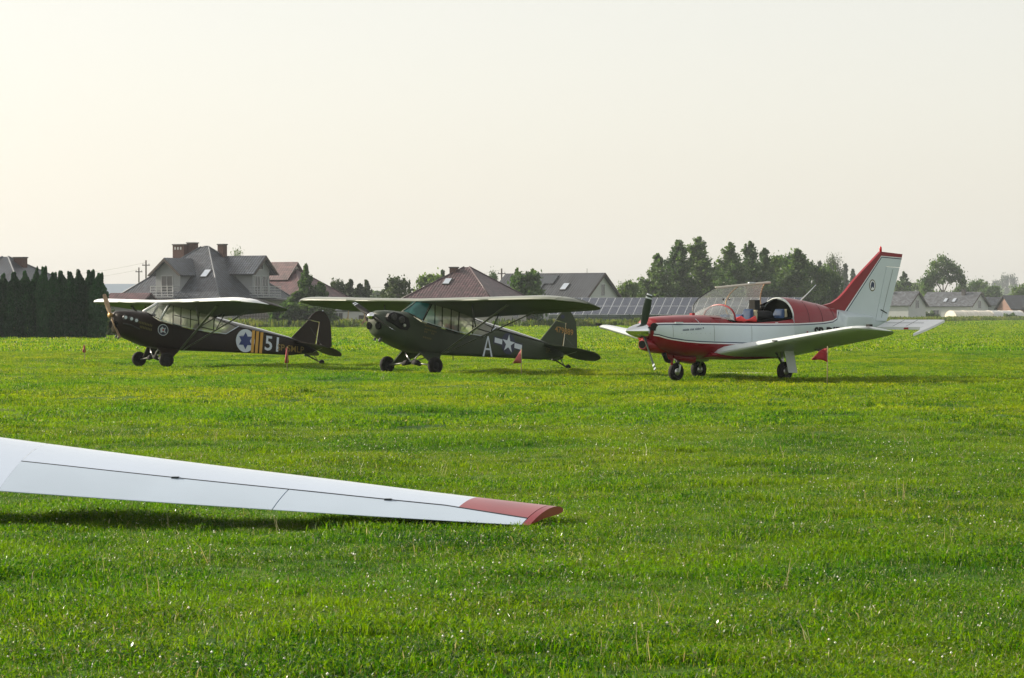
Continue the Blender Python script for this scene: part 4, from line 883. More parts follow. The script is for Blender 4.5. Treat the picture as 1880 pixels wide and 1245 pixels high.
# stations: u = distance from tip to the left (m, along X); trailing edge point, chord, pitch
def g_sec(x):
    """x: world X of the trailing edge; tip at .09"""
    d = .09 - x
    y = 19.95 + .16 * d; z = .035 + .047 * d + .002 * d * d; c_ = .70 + .150 * d; p = R(5 + 1.25 * min(d, 5)); rake = R(20 - 2.6 * min(d, 5))
    return x, y, z, c_, p, rake
def g_pt(x, f, dz):
    X, y, z, c_, p, rk = g_sec(x); fw = f * c_
    return (X + fw * math.cos(p) * math.sin(rk), y + fw * math.cos(p) * math.cos(rk), z + fw * math.sin(p) + dz * c_)
def g_ring(x, f0=0.0, f1=1.0, n=15, sc=1.0):
    """f measured from the trailing edge forward"""
    up, lo = [], []
    for i in range(n):
        f = f0 + (f1 - f0) * (.5 - .5 * math.cos(math.pi * i / (n - 1))); xx = 1 - f
        t = naca(min(xx, .9995), .145) * (.62 + .38 * min(1, max(0, (.12 - x) / 1.6))); cm = .035 * 4 * xx * (1 - xx)
        up.append(g_pt(x, f, cm + t + .002)); lo.append(g_pt(x, f, cm - t * .85 - .001))
    return up + lo[::-1]
XT = .09; XR = -.44; XA = -3.52; AF = .36
def hf(x): return lerp_tab([(-3.2, .37), (-.5, .33), (.1, .16)], x)
c = MB(); xs = [XR - (XR - XA) * k / 10 for k in range(11)]
c.loft([g_ring(x, hf(x) + .006, 1) for x in xs], M['gelcoat'], cap1=False); wing = c.build('wing_skin', G, smooth=True, auto=40)
c = MB(); c.loft([g_ring(x, 0, 1) for x in [XA - .001 - k * .6 for k in range(12)]], M['gelcoat'], cap0=False); c.build('inner_wing_skin', G, smooth=True, auto=40)
c = MB(); c.loft([g_ring(x, hf(x) + .006, 1) for x in (XR, -.3, -.15, 0, .06)] , M['glider_red'], cap0=False); c.build('red_tip_skin', G, smooth=True, auto=40)
c = MB(); c.loft([g_ring(x, 0, 1) for x in (.066, .085, .10, .115)], M['red']); c.build('red_tip_cap', G, smooth=True, auto=40)  # cap gets a darker red so its shade sits in the colour
xm = -1.62
for x0, x1 in ((xm + .004, .06), (XA, xm - .004)):
    c = MB(); c.loft([g_ring(x1 + (x0 - x1) * k / 6, 0, hf(x1 + (x0 - x1) * k / 6) - .006) for k in range(7)], M['fabric_white']); c.build('aileron', G, smooth=True, auto=40)
c = MB()
def topz(x, f): xx = 1 - f; return .035 * 4 * xx * (1 - xx) + naca(xx, .145) * (.62 + .38 * min(1, max(0, (.12 - x) / 1.6)))
c.path([g_pt(x, hf(x), topz(x, hf(x)) - .002) for x in [XA + (.06 - XA) * k / 12 for k in range(13)]], .008, M['seam']); c.build('hinge_gap', G)
for x in (-2.42, -.93):
    c = MB(); p = g_pt(x, hf(x), topz(x, hf(x)) + .003); c.box(p[0] - .025, p[0] + .025, p[1] - .02, p[1] + .03, p[2] - .02, p[2] + .006, M['seam']); c.build('hinge_bracket', G)
c = MB(); c.path([g_pt(XA - .003, f, topz(XA, f) - .002) for f in (.0, .1, .2, .3, hf(XA))], .004, M['seam']); c.build('aileron_seam', G)
for x in (-2.42 - .0,):
    c = MB(); c.path([g_pt(XA, f, topz(XA, f) + .0005) for f in (.40, .5, .6, .7, .8)], .003, M['greywhite']); c.build('skin_joint', G)

# ------------------------------------------------------------------ marker pennants on stakes
def pennant(label, x, y, h, cloth, kind, drop=.45):
    t = thing('marker_flag', label, 'flag', (x, y, 0), 0, 'small red pennants on stakes along the parking line')
    c = MB(); c.tube((0, 0, -.05), (.005, 0, h), .011, M['stake'], n=7); c.build('stake', t, smooth=True)
    c = MB(); n = 8; g = []
    for i in range(n + 1):
        f = i / n
        if kind == 'fly':   # blown to the left, drooping
            w_ = .30; top = (-w_ * f, .05 * math.sin(6 * f), h - .04 - .19 * f * f - .02 * f); hh = .26 * (1 - f) ** .8 + .03
            g.append([(top[0] - .03 * math.sin(3.1 * q / 4) * f, top[1] + .02 * math.sin(q + 4 * f), top[2] - hh * q / 4) for q in range(5)])
        elif kind == 'tri':
            g.append([(-.20 * f * (q / 4), .05 * f * math.sin(q * 1.7), h - .02 - .32 * (q / 4)) for q in range(5)])
        else:
            g.append([(.10 * (f - .6) * (.45 + .55 * q / 4), .03 * math.sin(9 * f + q), h - .02 - drop * (q / 4) - .02 * math.sin(3 * f)) for q in range(5)])
    c.sheet(g, cloth); me = c.mesh('pennant'); o = link('pennant', me, t, smooth=True)
    sm = o.modifiers.new('thick', 'SOLIDIFY'); sm.thickness = .004
    return t
def gx(px, D): return (px - 940) / 5500 * D
D1 = 5500 * 1.45 / (670 - 575); D2 = 5500 * 1.45 / (682 - 575); D3 = 5500 * 1.45 / (690 - 575); D4 = 5500 * 1.45 / (706 - 575)
pennant('tiny red pennant on a stake left of the brown plane nose', gx(155, D1), D1, .58, M['flag_red'], 'hang', .20)
pennant('limp red pennant hanging in front of the brown plane tail lettering', gx(527, D2), D2, .62, M['flag_red'], 'hang', .38)
pennant('faded pink triangular pennant in front of the olive plane star marking', gx(957, D3), D3, .63, M['flag_pink'], 'tri')
pennant('bright red pennant on a wooden stake beside the low-wing plane wheel', gx(1519, D4), D4, .78, M['flag_red'], 'fly')

# ------------------------------------------------------------------ hedge, trees
def at(px, D): return (px - 940) / 5500 * D
def zt(py, D): return CAM_H + (575 - py) / 5500 * D
M['thuja'] = leaf_mat('thuja foliage', (.008, .036, .013), (.015, .058, .021), (.028, .088, .030), rough=.6, trans=.25, tcol=(1.1, 1.3, .6), scale=.8)
M['birch'] = leaf_mat('birch foliage', (.030, .066, .026), (.054, .104, .036), (.095, .15, .05), rough=.5, trans=.42, tcol=(1.3, 1.4, .6), scale=.22)
M['bush'] = leaf_mat('bush foliage', (.030, .066, .022), (.058, .11, .032), (.11, .165, .045), rough=.5, trans=.42, tcol=(1.3, 1.4, .6), scale=.25)
M['dark_leaf'] = leaf_mat('dark conifer foliage', (.018, .038, .016), (.032, .058, .022), (.055, .085, .03), rough=.6, trans=.25, scale=.25)
M['bark'] = mat('grey brown bark', (.10, .085, .065), .9, var=.3, scale=6)
M['birchbark'] = mat('pale birch bark', (.32, .31, .28), .8, var=.4, scale=5)
def quads_mesh(name, C, size, m, rng, vert=0.0, aspect=1.4):
    """leaf sprays: one small quad at every point, random facing"""
    n_ = len(C); d = rng.normal(size=(n_, 3)); d[:, 2] *= (1 - vert * .6) ; d /= np.linalg.norm(d, axis=1)[:, None]
    u = rng.normal(size=(n_, 3)); u[:, 2] += vert * 3; u -= d * (u * d).sum(1)[:, None]; u /= np.linalg.norm(u, axis=1)[:, None]; v = np.cross(d, u)
    s = size * (.6 + .8 * rng.rand(n_)); U = u * (s * aspect)[:, None] * .5; W = v * s[:, None] * .5
    P = np.stack([C - U - W * .5, C - U * .2 + W, C + U, C - U * .1 - W], 1).reshape(-1, 3)
    me = bpy.data.meshes.new(name); me.vertices.add(len(P)); me.vertices.foreach_set('co', P.astype(np.float32).ravel())
    me.loops.add(n_ * 4); me.loops.foreach_set('vertex_index', np.arange(n_ * 4, dtype=np.int32))
    me.polygons.add(n_); me.polygons.foreach_set('loop_start', np.arange(0, n_ * 4, 4, dtype=np.int32)); me.update(calc_edges=True)
    me.materials.append(m); return me
def crown_points(kind, rng, n_leaf):
    """unit tree, height 1; returns leaf centres and limb segments"""
    pts = []; limbs = []
    if kind == 'birch':
        limbs.append(((0, 0, 0), (.01, 0, .5), .018, .012)); limbs.append(((.01, 0, .5), (0, .005, .97), .012, .003)); nb = 60
        for i in range(nb):
            h = .14 + .84 * (i / nb) ** .95; R_ = .235 * (1 - ((h - .33) / .69) ** .95) ** .95 + .006 if h > .33 else .235 * (.45 + .55 * h / .33)
            R_ *= rng.uniform(.5, 1.3); a = rng.uniform(0, 6.283); tip = np.array([R_ * math.cos(a), R_ * math.sin(a), min(.99, h + .03 + .45 * R_ * rng.uniform(.3, 1))]); b0 = np.array([0, 0, h * .93])
            limbs.append((tuple(b0), tuple(tip), .004, .0012)); k = max(10, int(n_leaf / nb * (.5 + R_ / .2)))
            t_ = rng.uniform(.25, 1.02, k)[:, None]; c = b0 + (tip - b0) * t_; sg = (.004 + .085 * R_) * rng.uniform(.8, 1.5)
            q = rng.normal(size=(k, 3)) * np.array([sg, sg, sg * 1.25]); q[:, 2] -= np.abs(rng.normal(size=k)) * .022; pts.append(c + q)
        q_ = rng.normal(size=(n_leaf // 8, 3)) * np.array([.065, .065, .15]) + np.array([0, 0, .34]); pts.append(q_)
        k = n_leaf // 26; pts.append(np.stack([rng.normal(size=k) * .006, rng.normal(size=k) * .006, rng.uniform(.84, 1.0, k)], 1))
    elif kind == 'bushy':
        limbs.append(((0, 0, 0), (0, 0, .45), .03, .02)); nb = 40
        for i in range(nb):
            a = rng.uniform(0, 6.283); h = rng.uniform(.22, .9); R_ = .40 * math.sqrt(max(.05, 1 - ((h - .45) / .52) ** 2)) * rng.uniform(.45, 1.0)
            c = np.array([R_ * math.cos(a), R_ * math.sin(a), h]); limbs.append(((0, 0, .2 + h * .3), tuple(c), .008, .002)); k = n_leaf // nb; sg = rng.uniform(.035, .075)
            q = rng.normal(size=(k, 3)) * sg; pts.append(c + q)
        for i in range(10):
            a = rng.uniform(0, 6.283); r_ = rng.uniform(0, .25); k = n_leaf // 90; h1 = rng.uniform(.85, 1.0)
            pts.append(np.stack([r_ * math.cos(a) + rng.normal(size=k) * .012, r_ * math.sin(a) + rng.normal(size=k) * .012, rng.uniform(.7, h1, k)], 1))
    elif kind == 'conifer':
        limbs.append(((0, 0, 0), (0, 0, .97), .016, .003)); nl = 24
        for i in range(nl):
            h = .06 + .92 * i / nl; R_ = .20 * (1 - h) ** .8 + .01
            for j in range(6):
                a = rng.uniform(0, 6.283); r1 = R_ * rng.uniform(.7, 1.15); k = max(4, int(n_leaf / nl / 6)); t_ = rng.uniform(0, 1, k)
                pts.append(np.stack([r1 * math.cos(a) * t_ + rng.normal(size=k) * .010, r1 * math.sin(a) * t_ + rng.normal(size=k) * .010, h - .03 * t_ + rng.normal(size=k) * .012], 1))
    elif kind == 'spreading':
        limbs += [((0, 0, 0), (.02, 0, .42), .024, .018), ((.02, 0, .42), (-.16, 0, .68), .013, .005), ((.02, 0, .42), (.14, .03, .66), .013, .005), ((.02, 0, .42), (.0, 0, .8), .012, .004), ((.10, 0, .58), (.30, 0, .66), .008, .003), ((-.1, 0, .6), (-.30, 0, .62), .008, .003)]
        cl = [(-.30, .62, .06), (-.33, .52, .045), (-.22, .74, .07), (-.12, .86, .07), (.0, .93, .065), (.10, .88, .07), (.20, .82, .07), (.30, .76, .06), (.36, .66, .05), (.34, .58, .035), (-.12, .70, .06), (.04, .76, .06), (.18, .66, .045), (-.2, .60, .05), (-.05, .62, .045), (.0, .40, .05), (-.14, .38, .06), (-.30, .34, .05), (.14, .36, .045), (.26, .30, .045), (-.08, .25, .07), (.1, .22, .07)]
        for cx, cz, sg in cl:
            for q in range(2):
                k = n_leaf // (len(cl) * 2); c = np.array([cx + rng.normal() * .02, rng.normal() * .10, cz + rng.normal() * .015]); pts.append(c + rng.normal(size=(k, 3)) * sg * np.array([.75, .9, .6]))
    elif kind == 'thuja':
        k = n_leaf; h = rng.rand(k) ** .85; ph = rng.uniform(0, 6.283); a = rng.uniform(0, 6.283, k)
        prof = np.where(h < .60, .165 + .012 * np.sin(h * 9 + ph), .17 * np.clip(1 - ((h - .60) / .40) ** 1.9, 0, 1) + .004)
        lob = 1 + .16 * np.sin(3 * a + 7 * h + ph) + .10 * np.sin(7 * a - 11 * h)
        r_ = prof * lob * np.sqrt(rng.uniform(.45, 1.05, k)); pts.append(np.stack([r_ * np.cos(a), r_ * np.sin(a), h], 1))
        k2 = k // 30
        for q in range(4):
            aa = rng.uniform(0, 6.283); rr = rng.uniform(.0, .08); pts.append(np.stack([rr * math.cos(aa) + rng.normal(size=k2) * .006, rr * math.sin(aa) + rng.normal(size=k2) * .006, rng.uniform(.85, 1.02 + .03 * rng.rand(), k2)], 1))
        limbs.append(((0, 0, 0), (0, 0, .9), .02, .004))
    return np.concatenate(pts), limbs
MESHES = {}
def tree_mesh(kind, variant, H, n_leaf, leaf, m, aspect=1.4, xy=1.0):
    key = (kind, variant, m.name, round(H), round(xy, 1))
    if key in MESHES: return MESHES[key]
    rng = np.random.RandomState(hash((kind, variant)) % 1000 if False else (len(kind) * 37 + variant * 11))
    P, limbs = crown_points(kind, rng, n_leaf); P = P * np.array([H * xy, H * xy, H]); P = P[P[:, 2] > .02]
    cr = quads_mesh('crown', P, leaf, m, rng, vert=.9 if kind == 'thuja' else .2, aspect=aspect)
    mb = MB(); bk = M['birchbark'] if kind == 'birch' else M['bark']
    for p0, p1, r0, r1 in limbs: mb.tube((p0[0] * H * xy, p0[1] * H * xy, p0[2] * H - (.1 if p0[2] == 0 else 0)), (p1[0] * H * xy, p1[1] * H * xy, p1[2] * H), r0 * H, bk, r1=r1 * H, n=6)
    MESHES[key] = (cr, mb.mesh('trunk')); return MESHES[key]
def tree(name, label, px, py, D, kind, variant, wpx=None, m='birch', n_leaf=5000, leaf=.3, group=None, cat='tree', dy=0, rz=None):
    H = zt(py, D); Hq = max(1, round(H)); base_w = {'birch': .35, 'bushy': .84, 'conifer': .40, 'spreading': .84, 'thuja': .34}[kind]
    xy = 1.0 if wpx is None else (wpx / 5500 * D) / (base_w * H)
    cr, tr = tree_mesh(kind, variant, Hq, n_leaf, leaf, M[m])
    t = thing(name, label, cat, (at(px, D), D + dy, 0), (rz if rz is not None else variant * 1.3 + px * .37) if kind != 'spreading' else 0, group)
    t.scale = (H / Hq * xy, H / Hq * xy, H / Hq)
    link('crown', cr, t); link('trunk', tr, t); return t

# conifer hedge on the left: each column a tree
tops = [(-26, 502), (-9, 506), (6, 508), (27, 505), (47, 504), (67, 496), (80, 496), (97, 506), (113, 503), (130, 505), (145, 501), (166, 502), (180, 507)]
hl_ = ['dark thuja column just beyond the left picture edge', 'thuja column cut by the left picture edge'] + ['first thuja column at the left picture edge', 'second thuja column from the left picture edge, in front of the grey roof', 'slim thuja column below the right slope of the grey hip roof',
       'tallest thuja column with a sharp tip, left of its twin', 'sharp tipped thuja just right of the tallest one', 'low thuja in the middle of the hedge', 'thuja with a split tip right of the middle of the hedge', 'sixth thuja column from the right end of the hedge'.replace('sixth', 'fourth'),
       'broad thuja, third from the right end of the hedge', 'pointed thuja, second from the right end of the hedge', 'rightmost thuja of the hedge behind the brown plane nose']
for i, (px, py) in enumerate(tops):
    D = 170 + (i % 3) * .35
    tree('thuja_tree', hl_[i], px, py, D, 'thuja', i % 5, wpx=34 if px not in (67, 80) else 26, m='thuja', n_leaf=6500, leaf=.13, group='thuja columns of the dark clipped hedge')
# shrubs at the foot of the hedge
B_ = [(1208, 466, 58, 'birch', 1, 'slender birch at the left end of the tall birch row'), (1245, 441, 64, 'birch', 2, 'tall pointed birch, second from the left of the birch row'), (1283, 435, 78, 'birch', 3, 'tallest birch of the row, behind the solar panels'),
      (1312, 482, 74, 'bushy', 4, 'low dark tree between the tall birches above the open canopy'), (1340, 445, 62, 'birch', 4, 'pointed birch above the raised canopy'), (1377, 444, 64, 'birch', 5, 'narrow tall birch just right of the raised canopy'),
      (1403, 456, 56, 'birch', 1, 'slim birch left of the bright bushy green tree'), (1432, 466, 92, 'bushy', 2, 'bright green bushy tree in the middle of the tree belt'), (1464, 457, 66, 'birch', 2, 'dark pointed birch above the cockpit arch'),
      (1492, 476, 70, 'bushy', 3, 'round dark tree beside the whip antenna'), (1518, 488, 56, 'bushy', 1, 'small dense tree at the right end of the tree belt'), (1350, 520, 80, 'bushy', 5, 'low bush under the birches behind the canopy'), (1228, 530, 80, 'bushy', 2, 'low bush under the left birches'), (1180, 540, 50, 'bushy', 3, 'low bush left of the birch row')]
for i, (px, py, wp, kd, vr, lb) in enumerate(B_):
    tree('birch_tree' if kd == 'birch' else 'leafy_tree', lb, px, py, 420 + (i % 4) * 5, kd, vr, wpx=wp, m='birch' if kd == 'birch' else 'bush', n_leaf=7500 if kd == 'birch' else 6000, leaf=.24 if kd == 'birch' else .32)
Tl = [(1530, 468, 740, 46, 'bushy', 4, 'dark_leaf', 'hazy tree top behind the red fin root'), (1552, 480, 745, 34, 'conifer', 1, 'dark_leaf', 'hazy conifer left of the red fin'), (1566, 490, 735, 30, 'conifer', 2, 'dark_leaf', 'small hazy conifer touching the red fin edge'), (1505, 475, 750, 40, 'conifer', 3, 'dark_leaf', 'hazy conifer peeping over the tree belt'),
      (1155, 512, 385, 48, 'bushy', 1, 'bush', 'small light green tree right of the grey gable'), (1172, 522, 520, 40, 'bushy', 3, 'bush', 'hazy small tree left of the birch row'), (1128, 540, 385, 40, 'bushy', 2, 'bush', 'low bush beneath the grey gable'),
      (562, 486, 300, 34, 'birch', 1, 'birch', 'thin young birch in front of the red roofed house'), (546, 536, 299, 44, 'birch', 3, 'birch', 'broad green birch left of the thin one, before the red house'), (588, 520, 301, 34, 'birch', 2, 'birch', 'small birch before the right slope of the red roof'),
      (575, 552, 298, 80, 'bushy', 2, 'bush', 'dark shrub under the young birches'), (530, 558, 297, 60, 'bushy', 4, 'bush', 'dark shrub below the balcony house corner'),
      (618, 512, 360, 40, 'bushy', 3, 'dark_leaf', 'dark spiky tree right of the red roofed house'), (643, 514, 362, 32, 'birch', 4, 'dark_leaf', 'pointed dark tree between the red roof and the olive wing'), (660, 522, 358, 30, 'birch', 5, 'dark_leaf', 'short dark tree above the olive far wing'), (672, 515, 361, 24, 'birch', 2, 'dark_leaf', 'narrow dark tree, rightmost of the group above the far wing'),
      (694, 532, 760, 50, 'bushy', 1, 'bush', 'faint hazy wood patch between dark trees'), (732, 508, 345, 66, 'bushy', 5, 'dark_leaf', 'big round dark tree left of the maroon pyramid roof'), (712, 520, 350, 34, 'birch', 3, 'dark_leaf', 'dark tree at the left flank of the big round tree'),
      (788, 500, 380, 60, 'bushy', 1, 'bush', 'greenish tree rising behind the maroon roof'), (812, 496, 382, 24, 'birch', 5, 'birch', 'thin feathery tree left of the maroon roof chimney'),
      (968, 499, 322, 66, 'bushy', 3, 'bush', 'large green bush in front of the grey roof'), (950, 493, 324, 26, 'birch', 2, 'birch', 'feathery young tree in front of the grey roof left end'), (978, 495, 326, 26, 'birch', 4, 'birch', 'feathery top above the large bush'),
      (434, 458, 430, 36, 'bushy', 2, 'bush', 'tree crown peeping behind the big house chimney'), (905, 500, 420, 26, 'bushy', 4, 'bush', 'small crown between the maroon and grey roofs'),
      (1730, 473, 655, 84, 'spreading', 1, 'bush', 'big spreading tree with gaps in its crown above the grey houses'), (1659, 499, 700, 34, 'birch', 3, 'birch', 'hazy pointed tree right of the white rudder'), (1645, 520, 690, 50, 'bushy', 2, 'bush', 'hazy bush tree close to the rudder'),
      (1685, 515, 820, 60, 'bushy', 3, 'bush', 'hazy round tree left of the spreading tree'), (1700, 524, 680, 44, 'bushy', 5, 'bush', 'mid green tree under the spreading tree'), (1765, 520, 690, 36, 'bushy', 1, 'bush', 'mid green tree under the right side of the spreading crown'),
      (1795, 515, 800, 64, 'bushy', 4, 'bush', 'hazy round tree right of the spreading tree'), (1822, 525, 790, 50, 'bushy', 2, 'bush', 'hazy tree behind the right grey gable'), (1850, 503, 2300, 44, 'bushy', 5, 'dark_leaf', 'faint tall tree far away at the right'), (1832, 512, 2350, 30, 'bushy', 1, 'dark_leaf', 'faint far tree left of the tallest faint one'),
      (1876, 519, 720, 56, 'bushy', 3, 'bush', 'green hazy tree at the right picture edge'), (1905, 515, 740, 56, 'bushy', 1, 'bush', 'hazy tree beyond the right picture edge'), (1812, 514, 2250, 20, 'conifer', 1, 'dark_leaf', 'small faint far conifer'),
      (1600, 530, 760, 60, 'bushy', 5, 'bush', 'hazy tree hidden mostly behind the white fin')]
for px, py, D, wp, kd, vr, mm, lb in Tl:
    tree({'birch': 'young_tree', 'bushy': 'leafy_tree', 'conifer': 'conifer_tree', 'spreading': 'spreading_tree'}[kd], lb, px, py, D, kd, vr, wpx=wp, m=mm, n_leaf=4200 if kd != 'spreading' else 9000, leaf=.24 * max(1, D / 450) if D < 500 else .36 * max(1, D / 800))
# far wood line reading as one mass
rng = np.random.RandomState(8); P = []
for k in range(330):
    px = rng.uniform(560, 2050); D = rng.uniform(1900, 2500); X = at(px, D); h = (11 + 8 * math.sin(px * .013) ** 2 + rng.uniform(-1.5, 3)) * (.35 + .75 * min(1, max(0, (px - 560) / 900))); r_ = rng.uniform(4, 8); q = 130
    a = rng.normal(size=(q, 3)); a /= np.linalg.norm(a, axis=1)[:, None]; a[:, 2] = np.abs(a[:, 2]); P.append(np.array([X, D, 0]) + a * np.array([r_, r_ * .6, h]) * rng.uniform(.55, 1.05, (q, 1)))
me = quads_mesh('distant_wood', np.concatenate(P), 1.5, M['bush'], rng); o = link('distant_wood', me); o['kind'] = 'stuff'
# low scrub in front of the houses
def scrub(label, px, D, wpx, h, m='bush', seed=1):
    rng = np.random.RandomState(seed); q = 1500; wm = wpx / 5500 * D / 2; a = rng.normal(size=(q, 3)); a /= np.linalg.norm(a, axis=1)[:, None]; a[:, 2] = np.abs(a[:, 2])
    me = quads_mesh('foliage', a * np.array([wm, wm * .6, h]) * rng.uniform(.4, 1.05, (q, 1)) * (1 + .2 * np.sin(a[:, :1] * 9)), .16 * D / 350, M[m], rng); o = link('bush', me); o.location = (at(px, D), D, 0); tag(o, label, 'bush'); return o
scrub('dark green bush in front of the grey right hand houses', 1708, 598, 34, 1.7, seed=2)
scrub('leafy bush at the foot of the wooden slat fence', 540, 300, 50, 1.9, seed=3)
scrub('low bush beside the hedge right end', 205, 185, 30, 1.6, 'dark_leaf', seed=4)
scrub('bush left of the first polytunnel', 1856, 590, 36, 1.3, seed=5)
scrub('small shrub before the pale garden building', 598, 305, 20, 1.2, seed=6)

# ------------------------------------------------------------------ houses
M['slate'] = roof_mat('grey glazed roof tiles', (.036, .043, .056), .30)
M['redtile'] = roof_mat('dull red roof tiles', (.085, .036, .040), .45)
M['maroon'] = roof_mat('maroon roof tiles', (.060, .028, .034), .46)
M['metal_roof'] = roof_mat('dark grey sheet roof', (.034, .038, .045), .45, tw=.35, bumpd=.03, ribs=True)
M['grey_roof'] = roof_mat('mid grey roof tiles', (.072, .079, .09), .55, bumpd=.02)
M['plaster'] = mat('pale cream plaster', (.34, .33, .29), .85, var=.05, scale=.6)
M['plaster_w'] = mat('off white plaster', (.44, .45, .45), .85, var=.04, scale=.5)
M['plaster_g'] = mat('grey plaster', (.27, .28, .29), .85, var=.06, scale=.5)
M['ridge_grey'] = mat('grey ridge tile', (.12, .13, .145), .45)
M['brick'] = mat('red brown chimney brick', (.075, .032, .024), .85, var=.25, scale=9)
M['orange_brick'] = mat('orange brick wall', (.15, .085, .065), .85, var=.2, scale=3)
M['window'] = mat('dark window glass', (.02, .025, .03), .08, coat=.5)
M['frame'] = mat('grey white window frame', (.36, .37, .38), .5)
M['skylight'] = mat('bright skylight glass', (.75, .8, .85), .06, metal=.9)
M['soffit'] = mat('dark brown soffit wood', (.05, .035, .028), .7)
M['fascia'] = mat('dark eaves board', (.06, .055, .05), .6)
def roof_obj(name, polys, m, parent, thick=.14):
    """tiled slopes as thin slabs with metric UVs; polys: lists of points, first edge along the eave"""
    mb = MB(); uvs = []
    for pts in polys:
        pts = [Vector(p) for p in pts]; e = (pts[1] - pts[0]).normalized(); nrm = (pts[1] - pts[0]).cross(pts[2] - pts[0]).normalized()
        if nrm.z < 0: nrm = -nrm
        e = Vector((-nrm.y, nrm.x, 0)); e = e.normalized() if e.length > 1e-4 else Vector((1, 0, 0)); s = nrm.cross(e)
        n_ = len(pts); vs = pts + [p - nrm * thick for p in pts]
        fs = [tuple(range(n_)), tuple(range(n_, 2 * n_))[::-1]] + [(i, (i + 1) % n_, n_ + (i + 1) % n_, n_ + i) for i in range(n_)]
        mb.add(vs, fs, m)
        for f in fs: uvs += [(vs[i].dot(e), vs[i].dot(s)) for i in f]
    me = mb.mesh(name); ul = me.uv_layers.new(name='uv'); ul.data.foreach_set('uv', [c_ for q in uvs for c_ in q])
    return link(name, me, parent)
def window(parent, p, ux, w_, h, out, door=False, name='window', glass='window'):
    """p: lower middle on the wall; ux: unit along wall; out: unit outward"""
    p, ux, out = Vector(p), Vector(ux), Vector(out); up = Vector((0, 0, 1)); fr = MB()
    def bx(mb, u0, u1, z0, z1, d0, d1, m):
        vs = [p + ux * u + up * z + out * d for u in (u0, u1) for z in (z0, z1) for d in (d0, d1)]
        mb.add(vs, [(0, 1, 3, 2), (4, 6, 7, 5), (0, 4, 5, 1), (2, 3, 7, 6), (0, 2, 6, 4), (1, 5, 7, 3)], m)
    g = .09
    bx(fr, -w_ / 2, -w_ / 2 + g, 0, h, .0, .06, M['frame']); bx(fr, w_ / 2 - g, w_ / 2, 0, h, .0, .06, M['frame']); bx(fr, -w_ / 2 + g, w_ / 2 - g, h - g, h, .0, .06, M['frame']); bx(fr, -w_ / 2 + g, w_ / 2 - g, 0, g, .0, .06, M['frame'])
    if w_ > 1.0: bx(fr, -g / 3, g / 3, g, h - g, .0, .055, M['frame'])
    o = fr.build(name, parent); pn = MB(); bx(pn, -w_ / 2 + g, w_ / 2 - g, g, h - g, .0, .02, M[glass]); pn.build('pane', o); return o
def skylight(parent, c, e, s, w_=.9, h=1.3):
    """c: centre on the slope; e along eave, s up slope"""
    c, e, s = Vector(c), Vector(e).normalized(), Vector(s).normalized(); nn = e.cross(s).normalized(); nn = nn if nn.z > 0 else -nn
    m = MB(); m.prism([c + e * (a * w_ / 2) + s * (b * h / 2) for a, b in ((-1, -1), (1, -1), (1, 1), (-1, 1))], nn * .10, M['fascia']); o = m.build('skylight', parent)
    m = MB(); m.prism([c + nn * .10 + e * (a * (w_ / 2 - .06)) + s * (b * (h / 2 - .06)) for a, b in ((-1, -1), (1, -1), (1, 1), (-1, 1))], nn * .02, M['skylight']); m.build('pane', o); return o
def chimney(parent, x, y, z0, z1, w_, d, m='brick', pots=0):
    c = MB(); c.box(x - w_ / 2, x + w_ / 2, y - d / 2, y + d / 2, z0, z1, M[m]); c.box(x - w_ / 2 - .07, x + w_ / 2 + .07, y - d / 2 - .07, y + d / 2 + .07, z1 + .003, z1 + .12, M['fascia'])
    for k in range(pots): c.box(x - w_ / 2 + .25 + k * .38, x - w_ / 2 + .43 + k * .38, y - d / 2 - .012, y - d / 2 - .003, z1 - .5, z1 - .2, M['plaster_w'])
    return c.build('chimney', parent)

# big house with two dormers and balconies
Hs = thing('family_house', 'large grey tiled house with two balcony dormers and brick chimneys', 'house', (-33.8, 329.6, 0), R(-30))
c = MB(); c.box(-6.3, 6.3, -6.3, 6.3, 0, 3.25, M['plaster']); wl = c.build('wall', Hs)
E_, A_ = 3.12, 8.75; cr = [(-7, -7, E_), (7, -7, E_), (7, 7, E_), (-7, 7, E_)]; ap0, ap1 = (-.5, 0, A_), (.5, 0, A_)
fl = [(-7.5, -7.5, E_ - .18), (7.5, -7.5, E_ - .18), (7.5, 7.5, E_ - .18), (-7.5, 7.5, E_ - .18)]
rf = roof_obj('roof', [[cr[0], cr[1], ap1, ap0], [cr[1], cr[2], ap1], [cr[2], cr[3], ap0, ap1], [cr[3], cr[0], ap0]] + [[fl[i], fl[(i + 1) % 4], cr[(i + 1) % 4], cr[i]] for i in range(4)], M['slate'], Hs)
c = MB()
for a, b in ((fl[1], cr[1]), (cr[1], ap1), (cr[0], ap0), (cr[2], ap1), (ap0, ap1)): c.tube(Vector(a) + Vector((0, 0, .04)), Vector(b) + Vector((0, 0, .04)), .07, M['ridge_grey'], n=8)
c.build('hip_ridge', rf, smooth=True)
c = MB(); c.path([(-7.5, -7.55, E_ - .22), (7.55, -7.55, E_ - .22), (7.55, 7.5, E_ - .22)], .08, M['fascia']); c.build('gutter', rf)
